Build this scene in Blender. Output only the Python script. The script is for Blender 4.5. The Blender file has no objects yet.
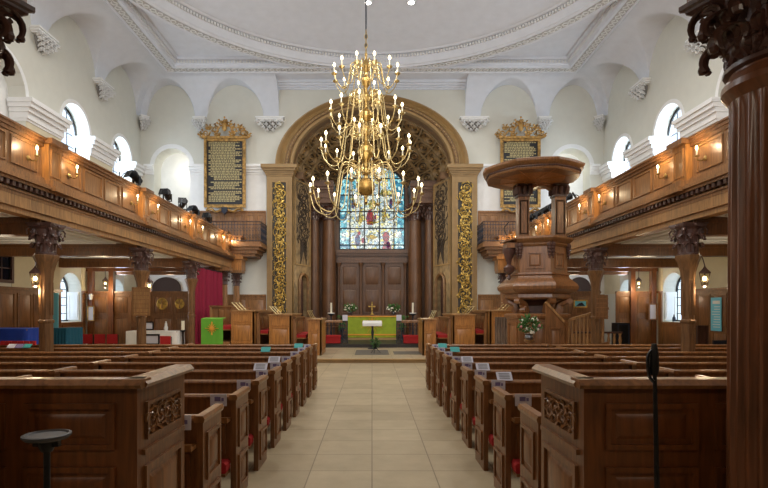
import bpy, bmesh, math, random
from mathutils import Vector, Matrix
PI = math.pi
S = bpy.context.scene
COL = S.collection
H = 1.8          # eye height
F = 512.0        # focal length in pixels of the 768 px wide frame


def at(x, y, d):
    """point at depth d whose direction is that of pixel x, y"""
    return Vector(((x - 372) * d / F, d, H + (308 - y) * d / F))


def px(x, d): return (x - 372) * d / F
def pz(y, d): return H + (308 - y) * d / F

# ------------------------------------------------------------------ materials


def lin(c):
    out = []
    for v in c[:3]:
        v = v / 255.0
        out.append(v / 12.92 if v <= .04045 else ((v + .055) / 1.055) ** 2.4)
    return (*out, 1.0)


def newmat(name):
    m = bpy.data.materials.new(name)
    m.use_nodes = True
    nt = m.node_tree
    b = nt.nodes['Principled BSDF']
    return m, nt, b


def N(nt, t, **k):
    n = nt.nodes.new(t)
    for a, v in k.items():
        setattr(n, a, v)
    return n


def mat(name, c, rough=.6, metal=0., bump=0., bscale=40., var=.0, vscale=3., spec=None):
    m, nt, b = newmat(name)
    b.inputs['Roughness'].default_value = rough
    b.inputs['Metallic'].default_value = metal
    if spec is not None:
        b.inputs['Specular IOR Level'].default_value = spec
    b.inputs['Base Color'].default_value = lin(c)
    tc = N(nt, 'ShaderNodeTexCoord')
    if var > 0:
        n = N(nt, 'ShaderNodeTexNoise')
        n.inputs['Scale'].default_value = vscale
        n.inputs['Detail'].default_value = 5
        r = N(nt, 'ShaderNodeValToRGB')
        a = lin([v * (1 - var) for v in c]); z = lin([min(255, v * (1 + var)) for v in c])
        r.color_ramp.elements[0].position = .3; r.color_ramp.elements[0].color = a
        r.color_ramp.elements[1].position = .7; r.color_ramp.elements[1].color = z
        nt.links.new(tc.outputs['Object'], n.inputs['Vector'])
        nt.links.new(n.outputs['Fac'], r.inputs['Fac'])
        nt.links.new(r.outputs['Color'], b.inputs['Base Color'])
    if bump > 0:
        n2 = N(nt, 'ShaderNodeTexNoise')
        n2.inputs['Scale'].default_value = bscale
        n2.inputs['Detail'].default_value = 4
        bp = N(nt, 'ShaderNodeBump')
        bp.inputs['Strength'].default_value = bump
        bp.inputs['Distance'].default_value = .02
        nt.links.new(tc.outputs['Object'], n2.inputs['Vector'])
        nt.links.new(n2.outputs['Fac'], bp.inputs['Height'])
        nt.links.new(bp.outputs['Normal'], b.inputs['Normal'])
    return m


def wood(name, c, rough=.38, var=.28, grain=(1.2, 1.2, .12), coat=.15):
    """varnished timber: stretched noise for the grain, broad noise for the tone"""
    m, nt, b = newmat(name)
    tc = N(nt, 'ShaderNodeTexCoord')
    mp = N(nt, 'ShaderNodeMapping')
    mp.inputs['Scale'].default_value = [g * 14 for g in grain]
    n = N(nt, 'ShaderNodeTexNoise')
    n.inputs['Scale'].default_value = 1.6
    n.inputs['Detail'].default_value = 6
    n.inputs['Distortion'].default_value = .6
    n2 = N(nt, 'ShaderNodeTexNoise')
    n2.inputs['Scale'].default_value = 1.1
    n2.inputs['Detail'].default_value = 2
    mx = N(nt, 'ShaderNodeMix')
    mx.inputs['Factor'].default_value = .35
    r = N(nt, 'ShaderNodeValToRGB')
    r.color_ramp.elements[0].position = .32
    r.color_ramp.elements[0].color = lin([v * (1 - var) for v in c])
    r.color_ramp.elements[1].position = .68
    r.color_ramp.elements[1].color = lin([min(255, v * (1 + var * .6)) for v in c])
    L = nt.links.new
    L(tc.outputs['Object'], mp.inputs['Vector']); L(mp.outputs['Vector'], n.inputs['Vector'])
    L(tc.outputs['Object'], n2.inputs['Vector'])
    L(n.outputs['Fac'], mx.inputs[2]); L(n2.outputs['Fac'], mx.inputs[3])
    L(mx.outputs[0], r.inputs['Fac']); L(r.outputs['Color'], b.inputs['Base Color'])
    bp = N(nt, 'ShaderNodeBump')
    bp.inputs['Strength'].default_value = .12
    bp.inputs['Distance'].default_value = .01
    L(n.outputs['Fac'], bp.inputs['Height']); L(bp.outputs['Normal'], b.inputs['Normal'])
    b.inputs['Roughness'].default_value = rough
    b.inputs['Coat Weight'].default_value = coat
    b.inputs['Coat Roughness'].default_value = .25
    return m


def emit(name, c, s):
    m, nt, b = newmat(name)
    b.inputs['Base Color'].default_value = lin(c)
    b.inputs['Emission Color'].default_value = lin(c)
    b.inputs['Emission Strength'].default_value = s
    return m


def glass(name, c, vor=None, scale=9., lead=.04):
    """window glass: see-through tinted; vor = list of tints laid out as leaded quarries"""
    m, nt, b = newmat(name)
    nt.nodes.remove(b)
    out = nt.nodes['Material Output']
    tr = N(nt, 'ShaderNodeBsdfTransparent')
    gl = N(nt, 'ShaderNodeBsdfGlossy')
    gl.inputs['Roughness'].default_value = .15
    mx = N(nt, 'ShaderNodeMixShader')
    mx.inputs[0].default_value = .05
    L = nt.links.new
    tr.inputs['Color'].default_value = lin(c)
    if vor:
        tc = N(nt, 'ShaderNodeTexCoord')
        v = N(nt, 'ShaderNodeTexVoronoi'); v.inputs['Scale'].default_value = scale
        sp = N(nt, 'ShaderNodeSeparateColor')
        r = N(nt, 'ShaderNodeValToRGB'); r.color_ramp.interpolation = 'CONSTANT'
        els = r.color_ramp.elements
        els[0].position = 0; els[0].color = lin(vor[0])
        els[1].position = 1 / len(vor); els[1].color = lin(vor[1])
        for i, q in enumerate(vor[2:]):
            e = els.new((i + 2) / len(vor)); e.color = lin(q)
        v2 = N(nt, 'ShaderNodeTexVoronoi'); v2.inputs['Scale'].default_value = scale
        v2.feature = 'DISTANCE_TO_EDGE'
        gt = N(nt, 'ShaderNodeMath', operation='GREATER_THAN'); gt.inputs[1].default_value = lead
        ml = N(nt, 'ShaderNodeMix', data_type='RGBA')
        ml.inputs[6].default_value = (.02, .02, .02, 1)
        L(tc.outputs['Object'], v.inputs['Vector']); L(tc.outputs['Object'], v2.inputs['Vector'])
        L(v.outputs['Color'], sp.inputs[0]); L(sp.outputs[0], r.inputs['Fac'])
        L(v2.outputs['Distance'], gt.inputs[0]); L(gt.outputs[0], ml.inputs[0])
        L(r.outputs['Color'], ml.inputs[7]); L(ml.outputs[2], tr.inputs['Color'])
    L(tr.outputs[0], mx.inputs[1]); L(gl.outputs[0], mx.inputs[2]); L(mx.outputs[0], out.inputs[0])
    return m


def floor_mat():
    m, nt, b = newmat('limestone_flags')
    L = nt.links.new
    tc = N(nt, 'ShaderNodeTexCoord')
    mp = N(nt, 'ShaderNodeMapping')
    mp.inputs['Rotation'].default_value = (0, 0, 0)
    mp.inputs['Location'].default_value = (.0, .1, 0)
    br = N(nt, 'ShaderNodeTexBrick')
    br.offset = .0; br.squash = 1
    br.inputs['Scale'].default_value = 1
    br.inputs['Brick Width'].default_value = .68
    br.inputs['Row Height'].default_value = .64
    br.inputs['Mortar Size'].default_value = .006
    br.inputs['Color1'].default_value = lin((190, 173, 142))
    br.inputs['Color2'].default_value = lin((174, 157, 127))
    br.inputs['Mortar'].default_value = lin((128, 112, 88))
    n = N(nt, 'ShaderNodeTexNoise'); n.inputs['Scale'].default_value = 2.2; n.inputs['Detail'].default_value = 8
    n.inputs['Roughness'].default_value = .62
    r = N(nt, 'ShaderNodeValToRGB')
    r.color_ramp.elements[0].position = .3; r.color_ramp.elements[0].color = (.72, .7, .66, 1)
    r.color_ramp.elements[1].position = .72; r.color_ramp.elements[1].color = (1, 1, 1, 1)
    mx = N(nt, 'ShaderNodeMix', data_type='RGBA', blend_type='MULTIPLY'); mx.inputs[0].default_value = .8
    L(tc.outputs['Object'], mp.inputs['Vector']); L(mp.outputs['Vector'], br.inputs['Vector'])
    L(tc.outputs['Object'], n.inputs['Vector']); L(n.outputs['Fac'], r.inputs['Fac'])
    L(br.outputs['Color'], mx.inputs[6]); L(r.outputs['Color'], mx.inputs[7]); L(mx.outputs[2], b.inputs['Base Color'])
    b.inputs['Roughness'].default_value = .42
    bp = N(nt, 'ShaderNodeBump'); bp.inputs['Strength'].default_value = .15; bp.inputs['Distance'].default_value = .01
    L(n.outputs['Fac'], bp.inputs['Height']); L(bp.outputs['Normal'], b.inputs['Normal'])
    return m


M = {}
M['plaster'] = mat('plaster', (214, 213, 202), .9, var=.01)
M['plaster_warm'] = mat('cream_plaster', (214, 205, 178), .9, var=.02)
M['plaster_white'] = mat('white_plaster', (236, 236, 234), .85, var=.015)
M['ceil'] = mat('ceiling_plaster', (218, 221, 227), .9, var=.015)
M['paint'] = mat('painted_tan_ground', (126, 106, 76), .6, var=.22, vscale=4)
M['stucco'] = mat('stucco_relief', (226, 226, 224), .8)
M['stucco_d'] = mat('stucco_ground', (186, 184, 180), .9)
M['stucco_shade'] = mat('corbel_shade', (138, 134, 128), .9)  # corbel bell: shadow behind the white leaves put into the colour
M['floor'] = floor_mat()
M['oak'] = wood('oak', (144, 100, 57), .42)
M['oak_light'] = wood('light_oak', (166, 122, 74), .42)
M['oak_gold'] = wood('golden_oak', (170, 114, 56), .38)
M['pew'] = wood('pew_oak', (124, 80, 43), .38, coat=.12)
M['pew_rail'] = wood('pew_rail_oak', (142, 97, 56), .32, coat=.25)
M['box'] = wood('dark_pew_oak', (116, 68, 32), .4, coat=.1)
M['panel'] = wood('wainscot_oak', (128, 86, 48), .45)
M['dark'] = wood('dark_carved_wood', (82, 55, 46), .36, coat=.35)
M['mahog'] = wood('mahogany', (122, 76, 48), .3, coat=.3)
M['brown_col'] = wood('brown_painted_wood', (102, 69, 44), .45)
M['pulpit'] = wood('pulpit_oak', (138, 92, 54), .34, coat=.3)
M['arch'] = mat('stone_gilt_moulding', (150, 120, 76), .5, var=.05, vscale=3)
M['arch_d'] = mat('brown_gilt', (110, 80, 48), .55, var=.18, vscale=5)
M['vault'] = mat('vault_brown', (58, 46, 34), .7, var=.15, vscale=5)
M['vault_gold'] = mat('vault_gold', (140, 114, 76), .5, metal=.1, var=.1, vscale=6)
M['slate'] = mat('blue_grey_ground', (62, 60, 56), .7, var=.2)
M['gold'] = mat('gilding', (186, 154, 78), .42, metal=.55, var=.3, vscale=8)
M['gold_dull'] = mat('worn_gilding', (164, 128, 72), .45, metal=.45, var=.3, vscale=8)
M['brass'] = mat('polished_brass', (176, 146, 88), .28, metal=.9)
M['brass_pale'] = mat('pale_brass', (196, 174, 124), .3, metal=.9)
M['globe'] = mat('old_gold_globe', (150, 118, 62), .42, metal=.7)
M['plate'] = mat('dull_grey_plate', (74, 74, 76), .5, metal=.2)
M['col_oak'] = wood('column_oak', (122, 86, 52), .42)
M['door_dark'] = mat('dark_stained_door', (58, 36, 24), .7)
M['black'] = mat('black_metal', (22, 22, 24), .4, metal=.3)
M['iron'] = mat('blue_black_iron', (44, 48, 60), .5, metal=.4)
M['board_black'] = mat('black_board', (34, 34, 36), .5)
M['board_text'] = mat('faded_gold_letter', (176, 160, 112), .5)
M['green'] = mat('green_silk', (152, 172, 40), .7, var=.06, vscale=4)
M['green_b'] = mat('bright_green_silk', (98, 168, 46), .7)
M['orange'] = mat('orange_gold_embroidery', (226, 160, 52), .55)
M['red'] = mat('red_velvet', (168, 28, 30), .85)
M['curtain'] = mat('crimson_curtain', (142, 20, 52), .85)
M['white'] = mat('white_linen', (232, 230, 224), .8)
M['paper'] = mat('paper', (206, 204, 214), .7)
M['paper_v'] = mat('violet_print', (120, 108, 150), .7)
M['teal'] = mat('teal_card', (52, 150, 146), .6)
M['blue'] = mat('blue_cloth', (24, 58, 150), .85)
M['tealcloth'] = mat('teal_cloth', (20, 88, 112), .85)
M['banner'] = mat('pale_blue_banner', (120, 204, 226), .7)
M['leaf'] = mat('leaf_green', (62, 104, 40), .6, var=.2)
M['petal'] = mat('white_petal', (236, 232, 210), .7)
M['petal_p'] = mat('pink_petal', (206, 132, 130), .7)
M['wax'] = mat('candle_wax', (240, 232, 208), .5)
M['grey_cloth'] = wood('grey_brown_fabric', (128, 108, 92), .8, coat=0)
M['rug'] = mat('grey_rug', (104, 98, 88), .95, var=.1, vscale=20)
M['steel'] = mat('brushed_steel', (120, 120, 120), .4, metal=.6)
M['step'] = mat('stone_step', (170, 138, 92), .6, var=.06)
M['step_d'] = mat('dark_step', (44, 38, 34), .5)
M['flame'] = emit('candle_bulb', (255, 232, 176), 9)
M['lampglow'] = emit('lantern_bulb', (255, 224, 160), 14)
M['down'] = emit('downlight_glow', (255, 250, 240), 12)
M['clear'] = glass('clear_glass', (226, 238, 250))
M['lampglass'] = glass('lamp_glass', (250, 246, 236))
M['sg_teal'] = glass('stained_teal', (90, 170, 190), [(50, 120, 136), (110, 176, 180), (150, 200, 196), (40, 92, 110), (190, 208, 196), (80, 150, 154)], 7.)
M['sg_white'] = glass('stained_white', (220, 225, 215), [(204, 204, 186), (176, 184, 172), (214, 206, 172), (206, 188, 110), (168, 182, 184), (206, 202, 190), (120, 128, 118)], 8., .05)
M['sg_red'] = glass('stained_red', (190, 30, 60), [(190, 24, 50), (160, 20, 70), (214, 60, 80)], 9.)
M['sg_yellow'] = glass('stained_yellow', (236, 206, 90), [(238, 208, 90), (226, 186, 70), (240, 226, 160)], 9.)
M['sg_blue'] = glass('stained_blue', (60, 110, 170), [(50, 90, 160), (90, 150, 190), (120, 60, 110)], 10.)

# ------------------------------------------------------------------ mesh builder


class MB:
    def __init__(s):
        s.v = []; s.f = []

    def add(s, vs, fs):
        o = len(s.v)
        s.v += [tuple(v) for v in vs]
        s.f += [tuple(i + o for i in f) for f in fs]
        return s

    def box(s, x0, x1, y0, y1, z0, z1):
        if x0 > x1: x0, x1 = x1, x0
        if y0 > y1: y0, y1 = y1, y0
        if z0 > z1: z0, z1 = z1, z0
        return s.add([(x0, y0, z0), (x1, y0, z0), (x1, y1, z0), (x0, y1, z0), (x0, y0, z1), (x1, y0, z1), (x1, y1, z1), (x0, y1, z1)],
                     [(0, 3, 2, 1), (4, 5, 6, 7), (0, 1, 5, 4), (1, 2, 6, 5), (2, 3, 7, 6), (3, 0, 4, 7)])

    def bar(s, a, b, w, h):
        a = Vector(a); b = Vector(b); d = (b - a).normalized()
        up = Vector((0, 0, 1)) if abs(d.z) < .95 else Vector((0, 1, 0))
        r = d.cross(up).normalized() * w / 2; u = r.cross(d).normalized() * h / 2
        vs = [a - r - u, a + r - u, a + r + u, a - r + u, b - r - u, b + r - u, b + r + u, b - r + u]
        return s.add(vs, [(0, 1, 2, 3), (4, 7, 6, 5), (0, 4, 5, 1), (1, 5, 6, 2), (2, 6, 7, 3), (3, 7, 4, 0)])

    def prism(s, poly, axis, a, b):
        n = len(poly)
        def mk(p, t):
            return {'x': (t, p[0], p[1]), 'y': (p[0], t, p[1]), 'z': (p[0], p[1], t)}[axis]
        vs = [mk(p, a) for p in poly] + [mk(p, b) for p in poly]
        fs = [tuple(range(n)), tuple(range(2 * n - 1, n - 1, -1))] + [(i, (i + 1) % n, n + (i + 1) % n, n + i) for i in range(n)]
        return s.add(vs, fs)

    def lathe(s, prof, c=(0, 0, 0), n=16, ph=0., cap=True, sy=1.):
        vs = []; fs = []
        for r, z in prof:
            for i in range(n):
                a = ph + 2 * PI * i / n
                vs.append((c[0] + r * math.cos(a), c[1] + r * sy * math.sin(a), c[2] + z))
        for k in range(len(prof) - 1):
            for i in range(n):
                j = (i + 1) % n
                fs.append((k * n + i, k * n + j, (k + 1) * n + j, (k + 1) * n + i))
        if cap:
            fs.append(tuple(range(n - 1, -1, -1)))
            fs.append(tuple(range((len(prof) - 1) * n, len(prof) * n)))
        return s.add(vs, fs)

    def ball(s, c, r, n=8, m=5, sc=(1, 1, 1)):
        prof = []
        vs = []; fs = []
        for k in range(1, m):
            t = -PI / 2 + PI * k / m
            for i in range(n):
                a = 2 * PI * i / n
                vs.append((c[0] + r * sc[0] * math.cos(t) * math.cos(a), c[1] + r * sc[1] * math.cos(t) * math.sin(a), c[2] + r * sc[2] * math.sin(t)))
        for k in range(m - 2):
            for i in range(n):
                j = (i + 1) % n
                fs.append((k * n + i, k * n + j, (k + 1) * n + j, (k + 1) * n + i))
        vs.append((c[0], c[1], c[2] - r * sc[2])); vs.append((c[0], c[1], c[2] + r * sc[2]))
        q = len(vs)
        for i in range(n):
            j = (i + 1) % n
            fs.append((q - 2, j, i)); fs.append((q - 1, (m - 2) * n + i, (m - 2) * n + j))
        return s.add(vs, fs)

    def tube(s, pts, r, n=6):
        pts = [Vector(p) for p in pts]
        rs = r if isinstance(r, (list, tuple)) else [r] * len(pts)
        vs = []; fs = []
        t0 = (pts[1] - pts[0]).normalized()
        u = t0.orthogonal().normalized()
        for k, p in enumerate(pts):
            t = (pts[min(k + 1, len(pts) - 1)] - pts[max(k - 1, 0)]).normalized()
            u = (u - t * u.dot(t))
            u = u.normalized() if u.length > 1e-6 else t.orthogonal().normalized()
            w = t.cross(u)
            for i in range(n):
                a = 2 * PI * i / n
                vs.append(p + (u * math.cos(a) + w * math.sin(a)) * rs[k])
        for k in range(len(pts) - 1):
            for i in range(n):
                j = (i + 1) % n
                fs.append((k * n + i, k * n + j, (k + 1) * n + j, (k + 1) * n + i))
        fs.append(tuple(range(n - 1, -1, -1))); fs.append(tuple(range((len(pts) - 1) * n, len(pts) * n)))
        return s.add(vs, fs)

    def grid(s, rows, thick=None):
        """rows of points; thick = offset vector function for a solid sheet"""
        nr = len(rows); nc = len(rows[0])
        vs = [Vector(p) for r in rows for p in r]
        fs = [(i * nc + j, i * nc + j + 1, (i + 1) * nc + j + 1, (i + 1) * nc + j) for i in range(nr - 1) for j in range(nc - 1)]
        if thick is not None:
            t = Vector(thick); o = nr * nc
            vs += [v + t for v in vs]
            fs += [tuple(q + o for q in reversed(f)) for f in list(fs)]
            ring = [j for j in range(nc)] + [i * nc + nc - 1 for i in range(1, nr)] + [(nr - 1) * nc + j for j in range(nc - 2, -1, -1)] + [i * nc for i in range(nr - 2, 0, -1)]
            for a, b in zip(ring, ring[1:] + ring[:1]):
                fs.append((b, a, a + o, b + o))
        return s.add(vs, fs)

    def sweep(s, frames, closed=False):
        """frames: list of cross-section point rings"""
        n = len(frames[0]); vs = [p for fr in frames for p in fr]; fs = []
        m = len(frames)
        for k in range(m if closed else m - 1):
            q = (k + 1) % m
            for i in range(n):
                j = (i + 1) % n
                fs.append((k * n + i, k * n + j, q * n + j, q * n + i))
        if not closed:
            fs.append(tuple(range(n - 1, -1, -1))); fs.append(tuple(range((m - 1) * n, m * n)))
        return s.add(vs, fs)

    def panel(s, P, u0, u1, v0, v1, fr=.04, d=.02, raised=True):
        """framed panel in the plane P(u, v, out): four moulding bars round a raised field"""
        def bx(a, b, c, e, o0, o1):
            q = [P(x, y, o) for o in (o0, o1) for x, y in ((a, c), (b, c), (b, e), (a, e))]
            s.add(q, [(0, 3, 2, 1), (4, 5, 6, 7), (0, 1, 5, 4), (1, 2, 6, 5), (2, 3, 7, 6), (3, 0, 4, 7)])
        bx(u0, u1, v0, v0 + fr, 0, d); bx(u0, u1, v1 - fr, v1, 0, d)
        bx(u0, u0 + fr, v0 + fr, v1 - fr, 0, d); bx(u1 - fr, u1, v0 + fr, v1 - fr, 0, d)
        if raised:
            g = fr * 2.0
            if u1 - u0 > 3 * g and v1 - v0 > 3 * g:
                a = [P(u0 + g, v0 + g, 0), P(u1 - g, v0 + g, 0), P(u1 - g, v1 - g, 0), P(u0 + g, v1 - g, 0)]
                h = g * 1.5
                b = [P(u0 + h, v0 + h, d * .8), P(u1 - h, v0 + h, d * .8), P(u1 - h, v1 - h, d * .8), P(u0 + h, v1 - h, d * .8)]
                s.add(a + b, [(4, 5, 6, 7), (0, 1, 5, 4), (1, 2, 6, 5), (2, 3, 7, 6), (3, 0, 4, 7)])
        return s

    def build(s, name, m, parent=None, smooth=32, kind=None, label=None):
        me = bpy.data.meshes.new(name)
        o_ = wloc(parent) if parent else Vector((0, 0, 0))
        vs = [(v[0] - o_[0], v[1] - o_[1], v[2] - o_[2]) for v in s.v]
        me.from_pydata(vs, [], s.f)
        bm = bmesh.new(); bm.from_mesh(me)
        bmesh.ops.recalc_face_normals(bm, faces=bm.faces)
        bm.to_mesh(me); bm.free()
        me.materials.append(M[m] if isinstance(m, str) else m)
        me.polygons.foreach_set('use_smooth', [True] * len(me.polygons))
        me.set_sharp_from_angle(angle=math.radians(smooth))
        ob = bpy.data.objects.new(name, me)
        COL.objects.link(ob)
        if parent: ob.parent = parent
        if kind: ob['kind'] = kind
        if label: ob['label'] = label
        return ob


def wloc(o):
    v = Vector((0, 0, 0))
    while o is not None:
        v = v + o.location; o = o.parent
    return v


def thing(name, label, cat, loc=(0, 0, 0), group=None, kind='thing'):
    o = bpy.data.objects.new(name, None)
    COL.objects.link(o)
    o.location = loc
    o.empty_display_size = .1
    tag(o, label, cat, group, kind)
    return o


def tag(o, label, cat, group=None, kind='thing'):
    o['label'] = label; o['category'] = cat; o['kind'] = kind
    if group: o['group'] = group
    return o


def clone(o, label=None, loc=None, rz=None, parent=None):
    c = o.copy(); COL.objects.link(c)
    if parent: c.parent = parent
    if label: c['label'] = label
    if loc is not None: c.location = loc
    if rz is not None: c.rotation_euler = (0, 0, rz)
    for ch in list(o.children):
        clone(ch, parent=c)
    return c


def spline(pts, k=6):
    """Catmull-Rom through the points"""
    P = [Vector(p) for p in pts]
    out = []
    for i in range(len(P) - 1):
        a = P[max(i - 1, 0)]; b = P[i]; c = P[i + 1]; d = P[min(i + 2, len(P) - 1)]
        for j in range(k):
            t = j / k
            out.append(.5 * ((2 * b) + (c - a) * t + (2 * a - 5 * b + 4 * c - d) * t * t + (3 * b - a - 3 * c + d) * t ** 3))
    out.append(P[-1])
    return out


ORD = ['front', 'second', 'third', 'fourth', 'fifth', 'sixth', 'seventh', 'eighth', 'ninth', 'tenth', 'eleventh', 'twelfth']
SIDE = {-1: 'left', 1: 'right'}
GX = {-1: 6.35, 1: 6.16}      # gallery fronts
WX = 10.95                  # outer wall planes
EY = 24.2                   # east wall plane
CYS = [6.1, 9.98, 14.1, 18.0]

# carved foliage made of curling stems and leaf lobes in a plane P(u, v, out)


def foliage(mb, P, u0, u1, v0, v1, seed=1, r=.014, count=None, out=.02):
    rnd = random.Random(seed)
    w = u1 - u0; h = v1 - v0
    R = min(w, h) * .42
    n = count or max(2, int(h / (R * 1.5)))
    if w > h:
        nn = count or max(2, int(w / (R * 1.6)))
        cs = [(u0 + w * (i + .5) / nn, (v0 + v1) / 2, 1 if i % 2 else -1) for i in range(nn)]
    else:
        cs = [((u0 + u1) / 2 + (w * .12 if i % 2 else -w * .12), v0 + h * (i + .5) / n, 1 if i % 2 else -1) for i in range(n)]
    for cu, cv, sg in cs:
        pts = []
        a0 = rnd.uniform(0, 6.28)
        for k in range(13):
            t = k / 12
            a = a0 + sg * t * 1.5 * 2 * PI; rr = R * (1 - .82 * t)
            pts.append(P(cu + math.cos(a) * rr, cv + math.sin(a) * rr, out * (.5 + .5 * t)))
        mb.tube(pts, [r * (1 - .3 * k / 12) for k in range(13)], 4)
        for k in range(7):
            a = a0 + 2 * PI * k / 7 + rnd.uniform(-.2, .2)
            rr = R * rnd.uniform(.75, 1.15)
            c = P(cu + math.cos(a) * rr, cv + math.sin(a) * rr, out * .5)
            c2 = P(cu + math.cos(a + .5 * sg) * rr * 1.12, cv + math.sin(a + .5 * sg) * rr * 1.12, out * 1.1)
            c3 = P(cu + math.cos(a + .8 * sg) * rr * .92, cv + math.sin(a + .8 * sg) * rr * .92, out * .4)
            mb.tube([c, c2, c3], [r * 1.1, r * 1.7, r * .5], 4)
        mb.ball(P(cu, cv, out), r * 1.8, 6, 4)
    return mb


# acanthus leaf: a lobed sheet that climbs the bell and curls outwards at its tip
def acanthus(mb, c, ang, r0, z0, h, w, curl, K=10, J=2):
    lob = .2 if K < 15 else .55
    rows = []
    ca, sa = math.cos(ang), math.sin(ang)
    for k in range(K + 1):
        t = k / K
        if t < .6:
            q = t / .6
            rad = r0 + .12 * curl * q * q; z = z0 + h * q
        else:
            q = (t - .6) / .4
            a = q * PI * 1.25
            rad = r0 + .12 * curl + curl * .48 * (1 - math.cos(a)); z = z0 + h + curl * .5 * math.sin(a) - curl * .1 * q
        lobe = 1 + lob * (abs(math.sin(t * PI * 3.5)) - .5)
        ww = w * (.7 + .4 * math.sin(PI * min(1, t * 1.1))) * (1 - .5 * max(0, t - .6) / .4) * lobe
        row = []
        for j in range(-J, J + 1):
            f = j / J
            s_ = f * ww / 2
            bulge = (-.2 if K < 15 else -.07) * ww * f * f + (.05 * w if j % 2 == 0 else -.04 * w)
            rr = rad + bulge
            row.append((c[0] + ca * rr - sa * s_, c[1] + sa * rr + ca * s_, c[2] + z - .12 * w * f * f))
        rows.append(row)
    mb.grid(rows, (-ca * .1 * w, -sa * .1 * w, .0))
    tip = rows[-1][J]
    mb.ball(tip, w * .16, 6, 4)


def capital(mb, c, r, h, n=8, abacus=None, ph=0., K=10, J=2):
    """Corinthian capital, its neck of radius r at c and h tall"""
    mb.lathe([(r * 1.0, 0), (r * 1.12, .02 * h), (r * 1.12, .06 * h), (r * .98, .08 * h), (r * .95, .5 * h), (r * 1.1, .8 * h), (r * 1.35, .88 * h)], c, 20)
    for i in range(n):
        acanthus(mb, c, ph + 2 * PI * i / n, r * .98, h * .06, h * .27, r * .8, r * .55, K, J)
    for i in range(n):
        acanthus(mb, c, ph + 2 * PI * (i + .5) / n, r * 1.02, h * .10, h * .48, r * .85, r * (.65 if K < 15 else .5), K, J)
    for i in range(4):
        a = ph + PI / 4 + i * PI / 2
        acanthus(mb, c, a, r * 1.08, h * .45, h * .3, r * .6, r * (.85 if K < 15 else .7), K, J)
        for da in (-.16, .16):
            pts = []
            for k in range(12):
                t = k / 11; q = a + da
                rr = r * (1.1 + .55 * t) if t < .5 else r * (1.375 + .17 * math.cos((t - .5) * 12))
                zz = h * (.5 + .6 * t) if t < .5 else h * (.8 - .05 + .07 * math.sin((t - .5) * 12))
                pts.append((c[0] + math.cos(q) * rr, c[1] + math.sin(q) * rr, c[2] + zz))
            mb.tube(pts, r * .07, 5)
        b = ph + i * PI / 2
        mb.ball((c[0] + math.cos(b) * r * 1.4, c[1] + math.sin(b) * r * 1.4, c[2] + h * .92), r * .16, 7, 5)
    # concave abacus
    A = abacus or r * 1.95
    def ring(k):
        pts = []
        for i in range(4):
            a0 = ph + PI / 4 + i * PI / 2; a1 = a0 + PI / 2
            p0 = Vector((math.cos(a0), math.sin(a0))) * A * k; p1 = Vector((math.cos(a1), math.sin(a1))) * A * k
            mid = (p0 + p1) / 2
            for j in range(6):
                t = .04 + .92 * j / 5
                p = p0.lerp(p1, t) - mid.normalized() * (A * k * .2) * math.sin(PI * t)
                pts.append((c[0] + p.x, c[1] + p.y))
        return pts
    fr = []
    for k, z in ((.86, .86), (.93, .9), (.93, .93), (1, .95), (1, 1.0)):
        fr.append([(p[0], p[1], c[2] + h * z) for p in ring(k)])
    mb.sweep(fr)
    return mb

# ------------------------------------------------------------------ the room shell


def floor_and_walls():
    MB().box(-WX - .3, WX + .3, -5, 16.8, -.2, 0).build('floor', 'floor', kind='structure')
    f = MB().box(-WX - .3, WX + .3, 16.86, 29.2, -.2, .13)
    f.build('floor_chancel', 'floor', kind='structure')
    MB().box(-5.9, 5.9, 16.78, 16.86, -.1, .13).prism([(16.70, .10), (16.86, .10), (16.86, .135), (16.70, .135)], 'x', -5.9, 5.9).build('trim_1', 'step', kind='structure')
    # west wall and side extension behind the camera
    MB().box(-WX - .9, WX + .9, -5.3, -5, 0, 13.5).build('wall_west', 'plaster', kind='structure')


floor_and_walls()


def arch_pts(c, r, z, n=12, ry=None):
    ry = ry or r
    return [(c + r * math.cos(PI * i / n), z + ry * math.sin(PI * i / n)) for i in range(n + 1)]


def wall_with_arches(mb, x0, x1, y0, y1, z0, z1, ops):
    """thick wall in the y-z plane with arched openings (centre, half width, sill, spring); flat top when spring is a tuple"""
    ops = sorted(ops)
    cuts = sorted(set([y0, y1] + [o[0] - o[1] for o in ops] + [o[0] + o[1] for o in ops]))
    done = set()
    for a, b in zip(cuts[:-1], cuts[1:]):
        mid = (a + b) / 2
        here = [o for o in ops if abs(o[0] - mid) < o[1]]
        if not here:
            mb.box(x0, x1, a, b, z0, z1)
            continue
        here.sort(key=lambda o: o[2])
        zz = z0
        for c, w, sill, spring in here:
            if sill > zz: mb.box(x0, x1, a, b, zz, sill)
            if isinstance(spring, tuple):
                zz = spring[0]
                continue
            nz = spring + w + .05
            K = max(2, int((b - a) / w * 8))
            def za(v): return spring + math.sqrt(max(0, w * w - (v - c) ** 2))
            vs = [a + (b - a) * .5 * (1 - math.cos(PI * i / K)) for i in range(K + 1)]
            for p, q in zip(vs[:-1], vs[1:]):
                mb.prism([(p, za(p)), (q, za(q)), (q, nz), (p, nz)], 'x', x0, x1)
            zz = nz
        mb.box(x0, x1, a, b, zz, z1)


UP = [(15.1, 1.1), (18.95, .9), (22.45, .85)]           # upper openings: centre, half width
SPR = 8.42
win_n = [0]


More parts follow.
